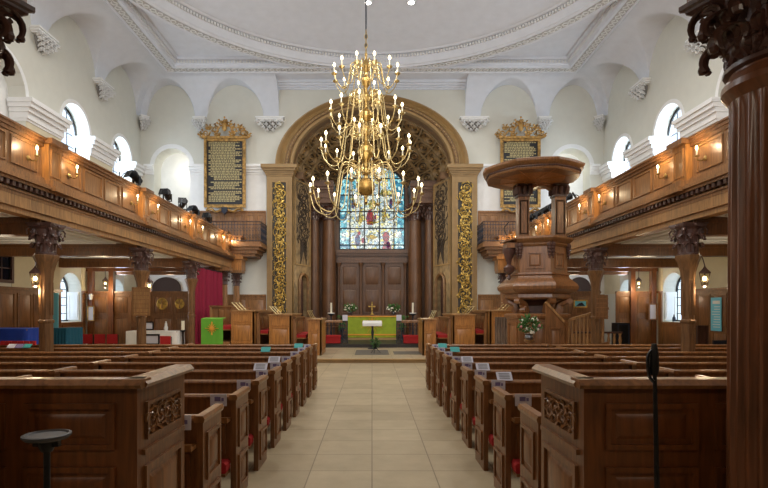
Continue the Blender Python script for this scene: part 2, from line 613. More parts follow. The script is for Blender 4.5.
def window(loc_fn, c, w, sill, spring, nx=3, nz=6, label='', frame='black', g='clear'):
    """arched leaded window; loc_fn(u, v, d) -> point, u along the wall"""
    win_n[0] += 1
    root = MB()
    n = 12
    # outer frame
    ring = [(c - w, sill), (c + w, sill)] + arch_pts(c, w, spring, n)[0:]
    def inset(p, k): return (c + (p[0] - c) * k, (sill + (spring + w)) / 2 + (p[1] - (sill + spring + w) / 2) * k)
    P0 = [loc_fn(p[0], p[1], 0) for p in ring]; P1 = [loc_fn(*inset(p, .94), 0) for p in ring]
    P2 = [loc_fn(*inset(p, .94), .06) for p in ring]; P3 = [loc_fn(p[0], p[1], .06) for p in ring]
    root.sweep([[P0[i], P1[i], P2[i], P3[i]] for i in range(len(ring))], closed=True)
    o = root.build('window_%d' % win_n[0], frame, kind='structure')
    o['label'] = label
    gm = MB()
    top = ring
    cen = loc_fn(c, (sill + spring) / 2, .03)
    vs = [cen] + [loc_fn(p[0], p[1], .03) for p in top]
    gm.add(vs, [(0, i, i + 1) for i in range(1, len(top))] + [(0, len(top), 1)])
    gm.build('pane', g, o)
    b = MB()
    for i in range(1, nx):
        u = c - w + 2 * w * i / nx
        zt = spring + math.sqrt(max(0, w * w - (u - c) ** 2))
        b.bar(loc_fn(u, sill, .02), loc_fn(u, zt, .02), .025, .025)
    for i in range(1, nz):
        z = sill + (spring + w - sill) * i / nz
        ww = w if z < spring else math.sqrt(max(0, w * w - (z - spring) ** 2))
        if ww > .1: b.bar(loc_fn(c - ww, z, .02), loc_fn(c + ww, z, .02), .025, .025)
    b.build('glazing_bars', frame, o)
    return o


LW = [(18.62, .66, 1.3, 2.42), (22.0, .62, 1.3, 2.4)]
for s in (-1, 1):
    w = MB()
    a, b = s * WX, s * (WX + .65)
    ops = [(c, h, 5.6, SPR) for c, h in UP] + LW
    if s < 0: ops.append((14.75, .75, 2.6, (3.4,)))
    wall_with_arches(w, a, b, -5, EY + .8, 0, 12.9, ops)
    wl = w.build('wall_' + SIDE[s], 'plaster', kind='structure')
    def fn(u, v, d, s=s): return (s * (WX + .55 - d), u, v)
    MB().box(s * (WX + .55), s * (WX + .65), UP[0][0] - 1.3, UP[0][0] + 1.3, 5.4, 10).build('wall_niche_' + SIDE[s], 'plaster_white', kind='structure')
    for i, (c, h) in enumerate(UP[1:]):
        window(fn, c, h, 5.6, SPR, 3, 8, 'upper arched leaded window on the %s above the gallery' % SIDE[s])
    for c, h, sl, sp in LW:
        window(fn, c, h, sl, sp, 3, 6, 'arched leaded window under the %s gallery' % SIDE[s])
    if s < 0:
        win_n[0] += 1
        o = MB()
        o.box(-WX - .05, -WX + .05, 13.9, 14.0, 2.55, 3.45).box(-WX - .05, -WX + .05, 15.5, 15.6, 2.55, 3.45)
        o.box(-WX - .05, -WX + .05, 14, 15.5, 2.55, 2.65).box(-WX - .05, -WX + .05, 14, 15.5, 3.38, 3.45)
        o = o.build('window_%d' % win_n[0], 'dark', kind='structure')
        MB().box(-WX - .03, -WX - .01, 14, 15.5, 2.6, 3.4).build('pane', glass('dusky_glass', (60, 74, 90)), o)
        m = MB()
        for i in range(1, 4): m.box(-WX - .02, -WX + .02, 14 + i * .375 - .012, 14 + i * .375 + .012, 2.6, 3.4)
        m.box(-WX - .02, -WX + .02, 14, 15.5, 2.98, 3.01).build('glazing_bars', 'dark', o)
    # upper impost cornice along the piers, returning into the openings
    t = MB()
    edges = [9.0] + [q for c, h in UP for q in (c - h, c + h)] + [EY]
    for y0, y1 in zip(edges[0::2], edges[1::2]):
        for (o1, z0, z1) in ((.04, 7.72, 7.8), (.08, 7.8, 8.0), (.15, 8.0, 8.14), (.24, 8.14, 8.28), (.3, 8.28, 8.42)):
            t.box(s * (WX - o1), s * WX, y0 - (o1 * .5 if y0 > 9.5 else 0), min(EY - .01, y1 + o1 * .5), z0, z1)
            if y0 > 9.5: t.box(s * WX, s * (WX + .5), y0 - o1 * .5, y0, z0, z1)
            if y1 < EY - 1: t.box(s * WX, s * (WX + .5), y1, y1 + o1 * .5, z0, z1)
    t.build('trim_%d' % (10 + s), 'plaster_white', kind='structure')
    # white archivolts of the upper openings
    t = MB()
    for c, h in UP:
        fr = []
        for i in range(17):
            q = PI * i / 16
            cc, sn = math.cos(q), math.sin(q)
            fr.append([(s * (WX - .0), c + (h) * cc, SPR + h * sn), (s * (WX - .015), c + h * cc, SPR + h * sn),
                       (s * (WX - .015), c + (h + .14) * cc, SPR + (h + .14) * sn), (s * WX, c + (h + .14) * cc, SPR + (h + .14) * sn)])
        t.sweep(fr)
    t.build('trim_%d' % (13 + s), 'plaster_white', kind='structure')
    # cream face under the upper cornice and inner lining of the lower aisle
    t = MB()
    for y0, y1 in zip(edges[0::2], edges[1::2]):
        t.box(s * (WX - .012), s * (WX + .0), y0, y1 - .01, 5.2, 7.72)
    t.build('trim_%d' % (16 + s), 'plaster_warm', kind='structure')
    t = MB()
    ys = [8.0] + [q for c, h, sl, sp in LW for q in (c - h, c + h)] + [EY]
    for y0, y1 in zip(ys[0::2], ys[1::2]):
        if s < 0 and y0 < 14 < y1:
            t.box(s * (WX - .012), s * WX, y0, 13.95, 2.44, 3.5).box(s * (WX - .012), s * WX, 15.55, y1, 2.44, 3.5)
        else:
            t.box(s * (WX - .012), s * WX, y0, y1, 2.44, 3.5)
    t.build('trim_%d' % (19 + s), 'plaster_warm', kind='structure')

# ---- lower wainscot on the outer walls
for s in (-1, 1):
    t = MB()
    def WP(u, v, o, s=s): return (s * (WX - .05 - o), u, v)
    segs = [(8.0, LW[0][0] - LW[0][1]), (LW[0][0] + LW[0][1], 19.5)]
    for y0, y1 in segs:
        t.box(s * (WX - .05), s * WX, y0, y1, 0, 2.36)
        t.box(s * (WX - .11), s * WX, y0, y1, 2.36, 2.44)
        n = max(1, int((y1 - y0) / .75))
        if y1 - y0 > .4:
            for i in range(n):
                a = y0 + (y1 - y0) * i / n + .06; b = y0 + (y1 - y0) * (i + 1) / n - .06
                t.panel(WP, a, b, 1.15, 2.26, .03, .02); t.panel(WP, a, b, .2, 1.05, .03, .02)
    t.box(s * (WX - .05), s * WX, segs[0][1], segs[1][0], 0, 1.28)
    t.panel(WP, segs[0][1] + .06, segs[1][0] - .06, .2, 1.2, .03, .02)
    t.build('baseboard_' + SIDE[s], 'panel', kind='structure')
    # folded shutter on the far jamb of the near window
    sh = tag(MB().box(s * (WX + .08), s * (WX + .5), 19.235, 19.275, 1.36, 2.4).panel(lambda u, v, o, s=s: (s * (WX + u), 19.235 - o, v), .12, .46, 1.45, 2.3, .03, .015, False).build('window_shutter', 'plaster_white'),
             'white panelled shutter folded in the window reveal on the %s under the gallery' % SIDE[s], 'shutter')

# ---- east wall with the chancel arch opening
AX, AZ, AB = 3.76, 8.45, 2.8      # half width, spring, rise


def east_wall():
    w = MB()
    y0, y1 = EY, EY + .8
    zt = 12.6
    for s in (-1, 1):
        sx = lambda a: s * a
        # bay next to the arch, up to the side opening
        OC, OW = 9.45, .85
        w.box(sx(AX), sx(OC - OW), y0, y1, 0, zt)
        w.box(sx(OC + OW), sx(WX + .65), y0, y1, 0, zt)
        w.box(sx(OC - OW), sx(OC + OW), y0, y1, 0, 6.0)
        pts = arch_pts(OC, OW, 8.5, 12)
        for p, q in zip(pts[:-1], pts[1:]):
            w.prism([(sx(q[0]), q[1]), (sx(p[0]), p[1]), (sx(p[0]), 9.45), (sx(q[0]), 9.45)], 'y', y0, y1)
        w.box(sx(OC - OW), sx(OC + OW), y0, y1, 9.45, zt)
    n = 32
    for i in range(n):
        a0, a1 = PI * i / n, PI * (i + 1) / n
        p = (AX * math.cos(a0), AZ + AB * math.sin(a0)); q = (AX * math.cos(a1), AZ + AB * math.sin(a1))
        w.prism([q, p, (p[0], zt), (q[0], zt)], 'y', y0, y1)
    w.build('wall_east', 'plaster', kind='structure')
    # stair lobbies behind the side openings
    for s in (-1, 1):
        l = MB()
        l.box(s * 8.4, s * 11.6, 27.0, 27.2, 5.5, 10.5).box(s * 8.3, s * 8.45, EY + .8, 27.2, 5.5, 10.5)
        l.box(s * 8.3, s * 11.6, EY + .8, 27.2, 10.5, 10.6)
        l.box(s * 8.3, s * 11.6, EY + .8, 27.2, 5.4, 5.5)
        l.box(s * 11.45, s * 11.6, EY + .8, 25.2, 5.5, 10.5)
        l.box(s * 11.45, s * 11.6, 26.4, 27.2, 5.5, 10.5).box(s * 11.45, s * 11.6, 25.2, 26.4, 5.5, 6.3).box(s * 11.45, s * 11.6, 25.2, 26.4, 9.3, 10.5)
        l.build('wall_lobby_' + SIDE[s], 'plaster_white', kind='structure')
    # impost cornice, white frieze
    for s in (-1, 1):
        t = MB()
        for (o1, z0, z1) in ((.05, 8.1, 8.2), (.10, 8.2, 8.32), (.17, 8.32, 8.43), (.24, 8.43, 8.55)):
            t.box(s * 5.0, s * 8.6, EY - o1, EY, z0, z1)
            t.box(s * 10.3, s * (WX - .25), EY - o1, EY, z0, z1)
        t.box(s * 5.0, s * 8.6, EY - .015, EY, 6.35, 8.1)
        t.build('trim_%d' % (22 + s), 'plaster_white', kind='structure')
        t = MB()
        fr = []
        for i in range(17):
            q = PI * i / 16; cc, sn = math.cos(q), math.sin(q)
            fr.append([(s * (9.45 + .85 * cc), EY, 8.5 + .85 * sn), (s * (9.45 + .85 * cc), EY - .02, 8.5 + .85 * sn),
                       (s * (9.45 + 1.05 * cc), EY - .02, 8.5 + 1.05 * sn), (s * (9.45 + 1.05 * cc), EY, 8.5 + 1.05 * sn)])
        t.sweep(fr).build('trim_%d' % (25 + s), 'plaster_white', kind='structure')
        # gallery level and ground level wainscot
        t = MB()
        def EP(u, v, o): return (u, EY - .05 - o, v)
        lo, hi = sorted((s * 5.0, s * 8.6))
        t.box(lo, hi, EY - .05, EY, 4.55, 6.3).box(lo, hi, EY - .1, EY, 6.3, 6.38)
        k = 7
        for i in range(k):
            t.panel(EP, lo + (hi - lo) * i / k + .04, lo + (hi - lo) * (i + 1) / k - .04, 4.7, 6.2, .03, .02)
        lo, hi = sorted((s * 5.0, s * WX))
        t.box(lo, hi, EY - .05, EY, .13, 2.36).box(lo, hi, EY - .1, EY, 2.36, 2.44)
        k = 7
        for i in range(k):
            t.panel(EP, lo + (hi - lo) * i / k + .05, lo + (hi - lo) * (i + 1) / k - .05, .5, 2.26, .04, .02)
        t.build('baseboard_east_' + SIDE[s], 'oak', kind='structure')


east_wall()

# ---- ceiling
ZC = 12.45
DX, DY = 1.75, 1.2
CB = {}


def ceil_z(x, y):
    dx = WX - abs(x); dy = EY - y
    def q(d, D): return math.sqrt(max(0, 1 - (1 - min(d / D, 1)) ** 2))
    z0 = 10.8
    hh = ZC - z0
    cl = z0 + hh * q(dx, DX); ce = z0 + hh * q(dy, DY)
    z = min(cl, ce)
    for c, w in LB:
        if abs(y - c) < w and dx < DX + .01:
            z = max(z, z0 + 1.56 * math.sqrt(1 - ((y - c) / w) ** 2))
    for c, w in EB:
        if abs(abs(x) - c) < w and dy < DY + .01:
            z = max(z, z0 + 1.54 * math.sqrt(1 - ((abs(x) - c) / w) ** 2))
    if abs(x) < 4.4: z = ZC
    return min(z, ZC)


LB = [(7.35, 1.5), (11.1, 1.5), (14.95, 1.5), (18.75, 1.5), (22.35, 1.42)]
EB = [(6.45, 1.32), (9.5, 1.12)]


def ceiling():
    m = MB()
    def rng(a, b, st):
        n = max(1, int(math.ceil((b - a) / st)))
        return [a + (b - a) * i / n for i in range(n + 1)]
    dl = [DX * (1 - math.cos(PI / 2 * i / 22)) for i in range(23)]
    de = [DY * (1 - math.cos(PI / 2 * i / 20)) for i in range(21)]
    ys = rng(5.0, EY - DY, .08) + [EY - d for d in reversed(de[:-1])]
    for s in (-1, 1):
        m.grid([[(s * (WX - d), y, ceil_z(WX - d, y)) for d in dl] for y in ys])
        xs = rng(4.4, WX - DX, .06)
        m.grid([[(s * x, EY - d, ceil_z(x + (1e-4 if x == 4.4 else 0), EY - d)) for d in de] for x in xs])
        # side cheek of the middle bay where the cove stops
        m.add([(s * 4.4, EY, 10.8), (s * 4.4, EY, ZC)] + [(s * 4.4, EY - d, ceil_z(4.45, EY - d)) for d in de],
              [(1, i + 2, i + 3) for i in range(len(de) - 1)])
        m.grid([[(s * WX, -5, ZC), (s * (WX - DX), -5, ZC)], [(s * WX, 5, ZC), (s * (WX - DX), 5, ZC)]])
    m.grid([[(-4.4, EY, ZC), (4.4, EY, ZC)], [(-4.4, EY - DY, ZC), (4.4, EY - DY, ZC)]])
    for o, z in ((.06, 12.1), (.12, 12.18), (.22, 12.26), (.34, 12.34)):
        m.box(-4.4, 4.4, EY - o, EY, z, z + .08 if z < 12.3 else ZC)
    X = WX - DX
    CY = 13.9; R = 9.05
    # recessed spandrels at 12.78 round the ring, plain ceiling behind
    n = 96
    inner = []; outer = []
    for i in range(n + 1):
        a = 2 * PI * i / n
        c, s_ = math.cos(a), math.sin(a)
        inner.append((R * c, CY + R * s_, 12.78))
        k = min(X / max(1e-6, abs(c)), 9.2 / max(1e-6, abs(s_)))
        outer.append((k * c, CY + k * s_, 12.78))
    m.grid([inner, outer])
    m.grid([[(-X, -5, ZC), (X, -5, ZC)], [(-X, 4.7, ZC), (X, 4.7, ZC)]])
    # shallow dome
    rows = []
    for k in range(15):
        r = 8.15 * (1 - k / 14) + .001
        z = 12.88 + 1.0 * math.sin(PI / 2 * k / 14)
        rows.append([(r * math.cos(2 * PI * i / n), CY + r * math.sin(2 * PI * i / n), z) for i in range(n + 1)])
    m.grid(rows)
    m.build('ceiling', 'ceil', kind='structure', smooth=24)
    MB().box(-WX - 1, WX + 1, -5.3, EY + 1, 14.2, 14.4).build('ceiling_roof', 'ceil', kind='structure')
    # ring cornice
    prof = [(9.2, 12.8), (9.2, 12.42), (9.14, 12.36), (9.08, 12.40), (8.72, 12.40), (8.66, 12.36), (8.62, 12.42), (8.55, 12.44), (8.47, 12.62), (8.44, 12.68), (8.44, 12.8), (8.3, 12.82), (8.24, 12.88), (8.14, 12.9), (8.14, 13.0)]
    rows = []
    for i in range(129):
        a = 2 * PI * i / 128
        rows.append([(r * math.cos(a), CY + r * math.sin(a), z) for r, z in prof])
    t = MB().grid(rows)
    t.build('trim_30', 'ceil', kind='structure')
    t = MB(); g = MB()
    for i in range(420):
        a = 2 * PI * i / 420
        c, s_ = math.cos(a), math.sin(a); y = CY + 8.4 * s_
        if y < 12: continue
        p = Vector((8.40 * c, CY + 8.40 * s_, 0)); tn = Vector((-s_, c, 0)) * .035; rd = Vector((c, s_, 0)) * .06
        t.add([p - tn - rd + Vector((0, 0, 12.69)), p + tn - rd + Vector((0, 0, 12.69)), p + tn + rd + Vector((0, 0, 12.69)), p - tn + rd + Vector((0, 0, 12.69)),
               p - tn - rd + Vector((0, 0, 12.79)), p + tn - rd + Vector((0, 0, 12.79)), p + tn + rd + Vector((0, 0, 12.79)), p - tn + rd + Vector((0, 0, 12.79))],
              [(0, 3, 2, 1), (0, 1, 5, 4), (1, 2, 6, 5), (2, 3, 7, 6), (3, 0, 4, 7)])
    t.build('trim_31', 'stucco', kind='structure')
    rows = []
    for i in range(129):
        a = 2 * PI * i / 128
        rows.append([(r * math.cos(a), CY + r * math.sin(a), 12.397) for r in (9.06, 8.74)])
    MB().grid(rows).build('trim_32', 'stucco_d', kind='structure')
    t = MB()
    def relief(p, u, v, k):
        # two scroll halves and a bud
        for sg in (1, -1):
            t.tube([p + u * (-.13) + v * sg * .02, p + u * -.04 + v * sg * .11, p + u * .08 + v * sg * .05, p + u * .03 + v * sg * -.03], [.022, .03, .026, .012], 4)
        t.ball(p + u * (.14 if k % 2 else -.14), .04, 6, 4, (1, 1, .5))
    K = 200
    for i in range(K):
        a = 2 * PI * i / K
        c, s_ = math.cos(a), math.sin(a)
        if CY + 9 * s_ < 14: continue
        relief(Vector((8.9 * c, CY + 8.9 * s_, 12.385)), Vector((-s_, c, 0)), Vector((c, s_, 0)), i)
    # straight frame
    f = MB()
    Y1 = EY - DY; 
    def L_sweep(prof):
        path = []
        pts = [(-1, 4.7), (-1, Y1), (1, Y1), (1, 4.7)]
        fr = []
        for sx, y in pts:
            ring = []
            for o, z in prof:
                ring.append((sx * (X - o), (y - o) if y > 10 else y, z))
            fr.append(ring)
        return fr
    f.sweep(L_sweep([(-.04, 12.5), (-.04, 12.38), (.03, 12.34), (.07, 12.39), (.42, 12.39), (.46, 12.34), (.52, 12.36), (.54, 12.46), (.6, 12.5), (.6, 12.62), (.7, 12.66), (.74, 12.8), (-.04, 12.8)]))
    f.build('trim_33', 'ceil', kind='structure')
    g = MB().sweep(L_sweep([(.09, 12.386), (.40, 12.386), (.40, 12.395), (.09, 12.395)]))
    g.build('trim_34', 'stucco_d', kind='structure')
    k = 0
    yy = 8.0
    while yy < Y1 - .1:
        for s in (-1, 1):
            relief(Vector((s * (X - .245), yy, 12.38)), Vector((0, 1, 0)), Vector((1, 0, 0)), k)
        yy += .28; k += 1
    xx = -X + .3
    while xx < X - .2:
        relief(Vector((xx, Y1 - .245, 12.38)), Vector((1, 0, 0)), Vector((0, 1, 0)), k)
        xx += .28; k += 1
    t.build('trim_35', 'stucco', kind='structure')
    t = MB()
    for i in range(int(2 * X / .13)):
        x = -X + .7 + i * .13
        if x > X - .7: break
        t.box(x, x + .07, Y1 - .66, Y1 - .58, 12.52, 12.62)
    yy = 12
    while yy < Y1 - .7:
        for s in (-1, 1): t.box(s * (X - .66), s * (X - .58), yy, yy + .07, 12.52, 12.62)
        yy += .13
    t.build('trim_36', 'stucco', kind='structure')


ceiling()

# corbels: leafy white brackets where the vault springs


def make_corbel(loc, nrm, label, w=.5):
    w = w * 1.15
    """nrm: unit vector out of the wall"""
    nrm = Vector(nrm); tan = Vector((-nrm.y, nrm.x, 0)); L0 = Vector(loc)
    root = thing('corbel', label, 'corbel', loc, 'white leafy corbels under the vault')
    def P(u, v, o): return L0 + tan * u + Vector((0, 0, v)) + nrm * o
    m = MB()
    def bx(a, b, c, e, o):
        q = [P(x, y, oo) for oo in (-.02, o) for x, y in ((a, c), (b, c), (b, e), (a, e))]
        m.add(q, [(0, 3, 2, 1), (4, 5, 6, 7), (0, 1, 5, 4), (1, 2, 6, 5), (2, 3, 7, 6), (3, 0, 4, 7)])
    bx(-w * .62, w * .62, -.06, 0, .34); bx(-w * .56, w * .56, -.13, -.06, .3); bx(-w * .5, w * .5, -.18, -.13, .26)
    m.build('abacus', 'plaster_white', root)
    m = MB()
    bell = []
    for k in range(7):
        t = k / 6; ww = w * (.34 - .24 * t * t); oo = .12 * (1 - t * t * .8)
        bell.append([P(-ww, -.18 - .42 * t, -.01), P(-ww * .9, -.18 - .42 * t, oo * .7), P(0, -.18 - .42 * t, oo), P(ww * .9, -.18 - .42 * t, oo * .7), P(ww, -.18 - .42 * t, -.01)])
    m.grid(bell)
    m.build('bell', 'stucco_shade', root)
    m = MB()
    rnd = random.Random(int(loc[0] * 7 + loc[1] * 13))
    for row, (v0, n, oo) in enumerate(((-.24, 5, .26), (-.36, 4, .22), (-.48, 3, .16), (-.6, 2, .1))):
        for i in range(n):
            u = (i - (n - 1) / 2) * w * .27 + rnd.uniform(-.02, .02)
            pts = [P(u, v0 - .06, oo - .06), P(u, v0 + .02, oo + .0), P(u, v0 + .07, oo + .07), P(u + .01, v0 + .04, oo + .14), P(u, v0 - .03, oo + .12)]
            m.tube(pts, [.02, .036, .04, .036, .014], 5)
            for sg in (-1, 1):
                m.tube([P(u, v0 - .05, oo - .04), P(u + sg * .05, v0 + .02, oo + .05), P(u + sg * .085, v0 - .0, oo + .1), P(u + sg * .07, v0 - .05, oo + .12)], [.012, .024, .02, .01], 4)
    for sg in (-1, 1):
        pts = [P(sg * (w * .46 + .05 * math.cos(a * .9)), -.2 + .05 * math.sin(a * .9), .24 + .012 * a) for a in range(8)]
        m.tube(pts, .034, 4)
        m.tube([(p[0], p[1], p[2] - .16) for p in pts], .03, 4)
    m.build('leaf_carving', 'stucco', root)
    return root


for s in (-1, 1):
    for y, nm in ((16.85, 'nearer the camera'), (20.58, 'nearer the east wall')):
        make_corbel((s * WX, y, 10.84), (-s, 0, 0), 'white leafy corbel high on the %s wall, the one %s' % (SIDE[s], nm), .72)
    make_corbel((s * (WX - .12), EY - .02, 10.82), (-s * .7, -.7, 0), 'white leafy corbel in the %s corner of the east wall' % SIDE[s], .3)
    make_corbel((s * 8.08, EY, 10.75), (0, -1, 0), 'white leafy corbel above the benefaction board on the %s side' % SIDE[s], .42)
    make_corbel((s * 4.78, EY, 10.75), (0, -1, 0), 'wide white leafy corbel beside the %s haunch of the chancel arch' % SIDE[s], .95)

for (x, y, lb) in ((-.15, 19.35, 'round recessed ceiling downlight left beside the chandelier rod'), (1.48, 19.3, 'round recessed ceiling downlight to the right of the chandelier rod')):
    z = 12.88 + 1.0 * math.sin(PI / 2 * (1 - math.hypot(x, y - 13.9) / 8.15)) - .03
    o = thing('downlight', lb, 'downlight', (x, y, z), 'ceiling downlights')
    MB().lathe([(.16, -.02), (.16, .03), (.12, .03), (.12, -.02)], (x, y, z), 20, cap=False).build('trim_ring', 'plaster_white', o)
    MB().lathe([(.115, -.005), (.115, .01)], (x, y, z), 20).build('lamp', 'down', o)

# ------------------------------------------------------------------ chancel
BY = 28.4      # back wall of the chancel


def chancel():
    # side walls and back wall
    w = MB()
    for s in (-1, 1):
        w.box(s * AX, s * (AX + .5), EY + .8, BY, .13, AZ)
    w.build('wall_chancel_sides', 'vault_gold', kind='structure')
    b = MB()
    # back wall round the window
    WW, WS, WP_ = 1.84, 5.0, 8.45
    b.box(-AX, -WW, BY, BY + .4, .13, 11.5).box(WW, AX, BY, BY + .4, .13, 11.5).box(-WW, WW, BY, BY + .4, .13, WS)
    pts = arch_pts(0, WW, WP_, 20, 1.32)
    for p, q in zip(pts[:-1], pts[1:]):
        b.prism([q, p, (p[0], 11.5), (q[0], 11.5)], 'y', BY, BY + .4)
    b.build('wall_chancel_back', 'brown_col', kind='structure')
    # coffered half dome, cut off at the window arch
    n = 44; YD = EY + .7; CD = (BY + .04 - YD) / math.sin(PI / 3)
    def V(a, ph, o=0.):
        c = math.cos(ph); dd = o * .8
        return (-(AX * c - o * c) * math.cos(a), YD + CD * math.sin(ph) - dd * math.sin(ph), AZ + (AB * c - o * c) * math.sin(a))
    v = MB()
    v.grid([[V(PI * i / n, PI / 3 * k / 10, -.03) for i in range(n + 1)] for k in range(11)])
    v.grid([[V(PI * i / n, PI / 3 * k / 10, -.15) for i in range(n + 1)] for k in range(11)])
    v.build('ceiling_chancel', 'vault', kind='structure')
    c = MB(); d = MB()
    R_ = 4; m_ = 11
    for r in range(R_ + 1):
        p0 = PI / 3 * r / R_
        c.sweep([[V(PI * i / n, p0 - .022, -.02), V(PI * i / n, p0 - .022, .05), V(PI * i / n, p0 + .022, .05), V(PI * i / n, p0 + .022, -.02)] for i in range(n + 1)])
        if r == R_: break
        p1 = PI / 3 * (r + 1) / R_; pm = (p0 + p1) / 2; hy = (p1 - p0) / 2
        for k in range(m_):
            a0 = PI * k / m_; ac = PI * (k + .5) / m_; hw = .5 * PI / m_
            if k: c.sweep([[V(a0 - .014, p, -.02), V(a0 - .014, p, .04), V(a0 + .014, p, .04), V(a0 + .014, p, -.02)] for p in (p0, pm, p1)])
            for (k0, k1, oo) in ((.58, .95, .10), (.2, .42, .07)):
                km = (k0 + k1) / 2
                c.sweep([[V(ac + hw * k0 * math.cos(q), pm + hy * k0 * math.sin(q), -.02), V(ac + hw * km * math.cos(q), pm + hy * km * math.sin(q), oo), V(ac + hw * k1 * math.cos(q), pm + hy * k1 * math.sin(q), -.02)] for q in [2 * PI * j / 16 for j in range(16)]], closed=True)
            d.ball(V(ac, pm, .03), .05, 7, 4)
    c.build('trim_40', 'vault_gold', kind='structure')
    d.build('trim_41', 'gold_dull', kind='structure')
    # archivolt and pilasters
    root = thing('chancel_arch', 'wide brown and gilt moulded arch on two tall pilasters framing the chancel', 'arch', (0, EY, .13))
    a = MB()
    A0, B0 = AX, AB
    prof = [(-.06, .02), (-.06, .3), (.05, .34), (.09, .26), (.2, .22), (.3, .26), (.36, .34), (.42, .26), (.56, .2), (.64, .28), (.7, .36), (.76, .36), (.78, .0)]
    fr = []
    for i in range(49):
        q = PI * i / 48
        fr.append([(-(A0 + o) * math.cos(q), EY - d_, AZ + (B0 + o * .68) * math.sin(q)) for o, d_ in prof])
    a.sweep(fr)
    a.build('archivolt', 'arch', root)
    MB().sweep([[(-(AX + o) * math.cos(PI * i / 48), EY - d_, AZ + (AB + o * .68) * math.sin(PI * i / 48)) for o, d_ in ((.14, .25), (.14, .3), (.3, .3), (.3, .25))] for i in range(49)]).build('dark_band', 'arch_d', root)
    b = MB()
    b.tube([(-(A0 + .22) * math.cos(PI * i / 256), EY - .3, AZ + (B0 + .15) * math.sin(PI * i / 256)) for i in range(257)], [(.012, .036, .046, .036)[i % 4] for i in range(257)], 6)
    b.build('bead_trim', 'arch', root)
    for s in (-1, 1):
        p = MB()
        x0, x1 = s * (AX - .02), s * (AX + 1.15)
        p.box(x0, x1, EY - .3, EY + .1, .13, 8.0)
        p.box(s * (AX - .08), s * (AX + 1.2), EY - .36, EY + .1, .13, 1.1)
        # moulded rim of the sunk panel
        p.panel(lambda u, v, o, s=s: (s * u, EY - .3 - o, v), AX + .16, AX + .98, 1.3, 7.75, .09, .05, False)
        o = p.build('pilaster', 'arch', root)
        c = MB()
        for e, z0, z1 in ((.02, 7.95, 8.02), (.06, 8.02, 8.1), (.1, 8.1, 8.2), (.17, 8.2, 8.3), (.24, 8.3, 8.38), (.24, 8.38, 8.47)):
            c.box(s * (AX - .03 - e), s * (AX + 1.15 + e), EY - .3 - e, EY + .1, z0, z1)
        c.build('pilaster_capital', 'arch', root)
        g = MB().box(s * (AX + .25), s * (AX + .89), EY - .31, EY - .3, 1.4, 7.66)
        g.build('panel_ground', 'slate', o)
        f = MB()
        foliage(f, lambda u, v, out, s=s: (s * u, EY - .31 - out, v), AX + .27, AX + .74 if s < 0 else AX + .87, 1.5, 7.6, 5 + s, .024, out=.05)
        foliage(f, lambda u, v, out, s=s: (s * u, EY - .31 - out, v), AX + .36, AX + .86, 1.7, 7.4, 15 + s, .012, out=.03)
        f.build('gilt_foliage', 'gold', o)
    # jambs and soffit lining of the arch
    for s in (-1, 1):
        MB().box(s * (AX - .02), s * (AX + .02), EY - .1, EY + .85, .13, AZ).build('jamb_lining', 'arch', root)
    MB().grid([[(-(AX - .02) * math.cos(PI * i / 48), y, AZ + (AB - .02) * math.sin(PI * i / 48)) for i in range(49)] for y in (EY - .05, EY + .75)], (0, 0, .02)).build('soffit_lining', 'arch_d', root)
    # canted painted side walls, each with an arched niche
    for s in (-1, 1):
        A = Vector((s * 3.75, 24.5, 0)); Bv = Vector((s * 3.12, 26.15, 0)); d = (Bv - A); L = d.length; d.normalize()
        nr = Vector((d.y, -d.x, 0)); nr = nr if nr.x * s < 0 else -nr
        def SP(u, v, o, A=A, d=d, nr=nr): return tuple(A + d * u + nr * o + Vector((0, 0, v)))
        side = thing('painted_side_panel', 'tan painted wall with dark foliage above an arched niche, %s of the chancel' % SIDE[s], 'panel', tuple(A + d * L / 2 + Vector((0, 0, .27))))
        m = MB()
        uc = L / 2 + .05; hw = .36; spz = 3.05
        def slab(u0, u1, v0, v1):
            q = [SP(x, y, o) for o in (-.2, 0) for x, y in ((u0, v0), (u1, v0), (u1, v1), (u0, v1))]
            m.add(q, [(0, 3, 2, 1), (4, 5, 6, 7), (0, 1, 5, 4), (1, 2, 6, 5), (2, 3, 7, 6), (3, 0, 4, 7)])
        slab(0, uc - hw, .27, 8.1); slab(uc + hw, L, .27, 8.1); slab(uc - hw, uc + hw, 3.45, 8.1)
        pts = arch_pts(uc, hw, spz, 10)
        for p, q in zip(pts[:-1], pts[1:]):
            r_ = [SP(x, y, o) for o in (-.2, 0) for x, y in (q, p, (p[0], 3.45), (q[0], 3.45))]
            m.add(r_, [(0, 3, 2, 1), (4, 5, 6, 7), (0, 1, 5, 4), (1, 2, 6, 5), (2, 3, 7, 6), (3, 0, 4, 7)])
        m.build('painted_ground', 'paint', side)
        MB().panel(SP, .1, L - .1, 3.9, 8.0, .05, .04, False).build('border', 'arch', side)
        f = MB()
        foliage(f, SP, .3, L - .2, 5.3, 7.8, 31 + s, .016, 5, out=.02)
        foliage(f, SP, .5, L - .35, 5.0, 7.6, 41 + s, .02, 7, out=.02)
        for sg in (-1, 1):
            for k in range(5):
                f.tube([SP(uc, 5.2 - k * .12, .02), SP(uc + sg * .25, 5.1 - k * .22, .04), SP(uc + sg * .3, 4.6 - k * .16, .02)], [.03, .05, .012], 4)
        f.build('painted_foliage', 'vault', side)
        fr = []
        path = [(uc - hw, .27), (uc - hw, spz)] + [(uc - hw * math.cos(PI * i / 12), spz + hw * math.sin(PI * i / 12)) for i in range(1, 12)] + [(uc + hw, spz), (uc + hw, .27)]
        for (u, v) in path:
            k = 1.42
            uu = uc + (u - uc) * k; vv = spz + (v - spz) * k if v > spz else v
            fr.append([SP(u, v, 0), SP(u, v, .06), SP((u + uu) / 2, (v + vv) / 2, .12), SP(uu, vv, .07), SP(uu, vv, 0)])
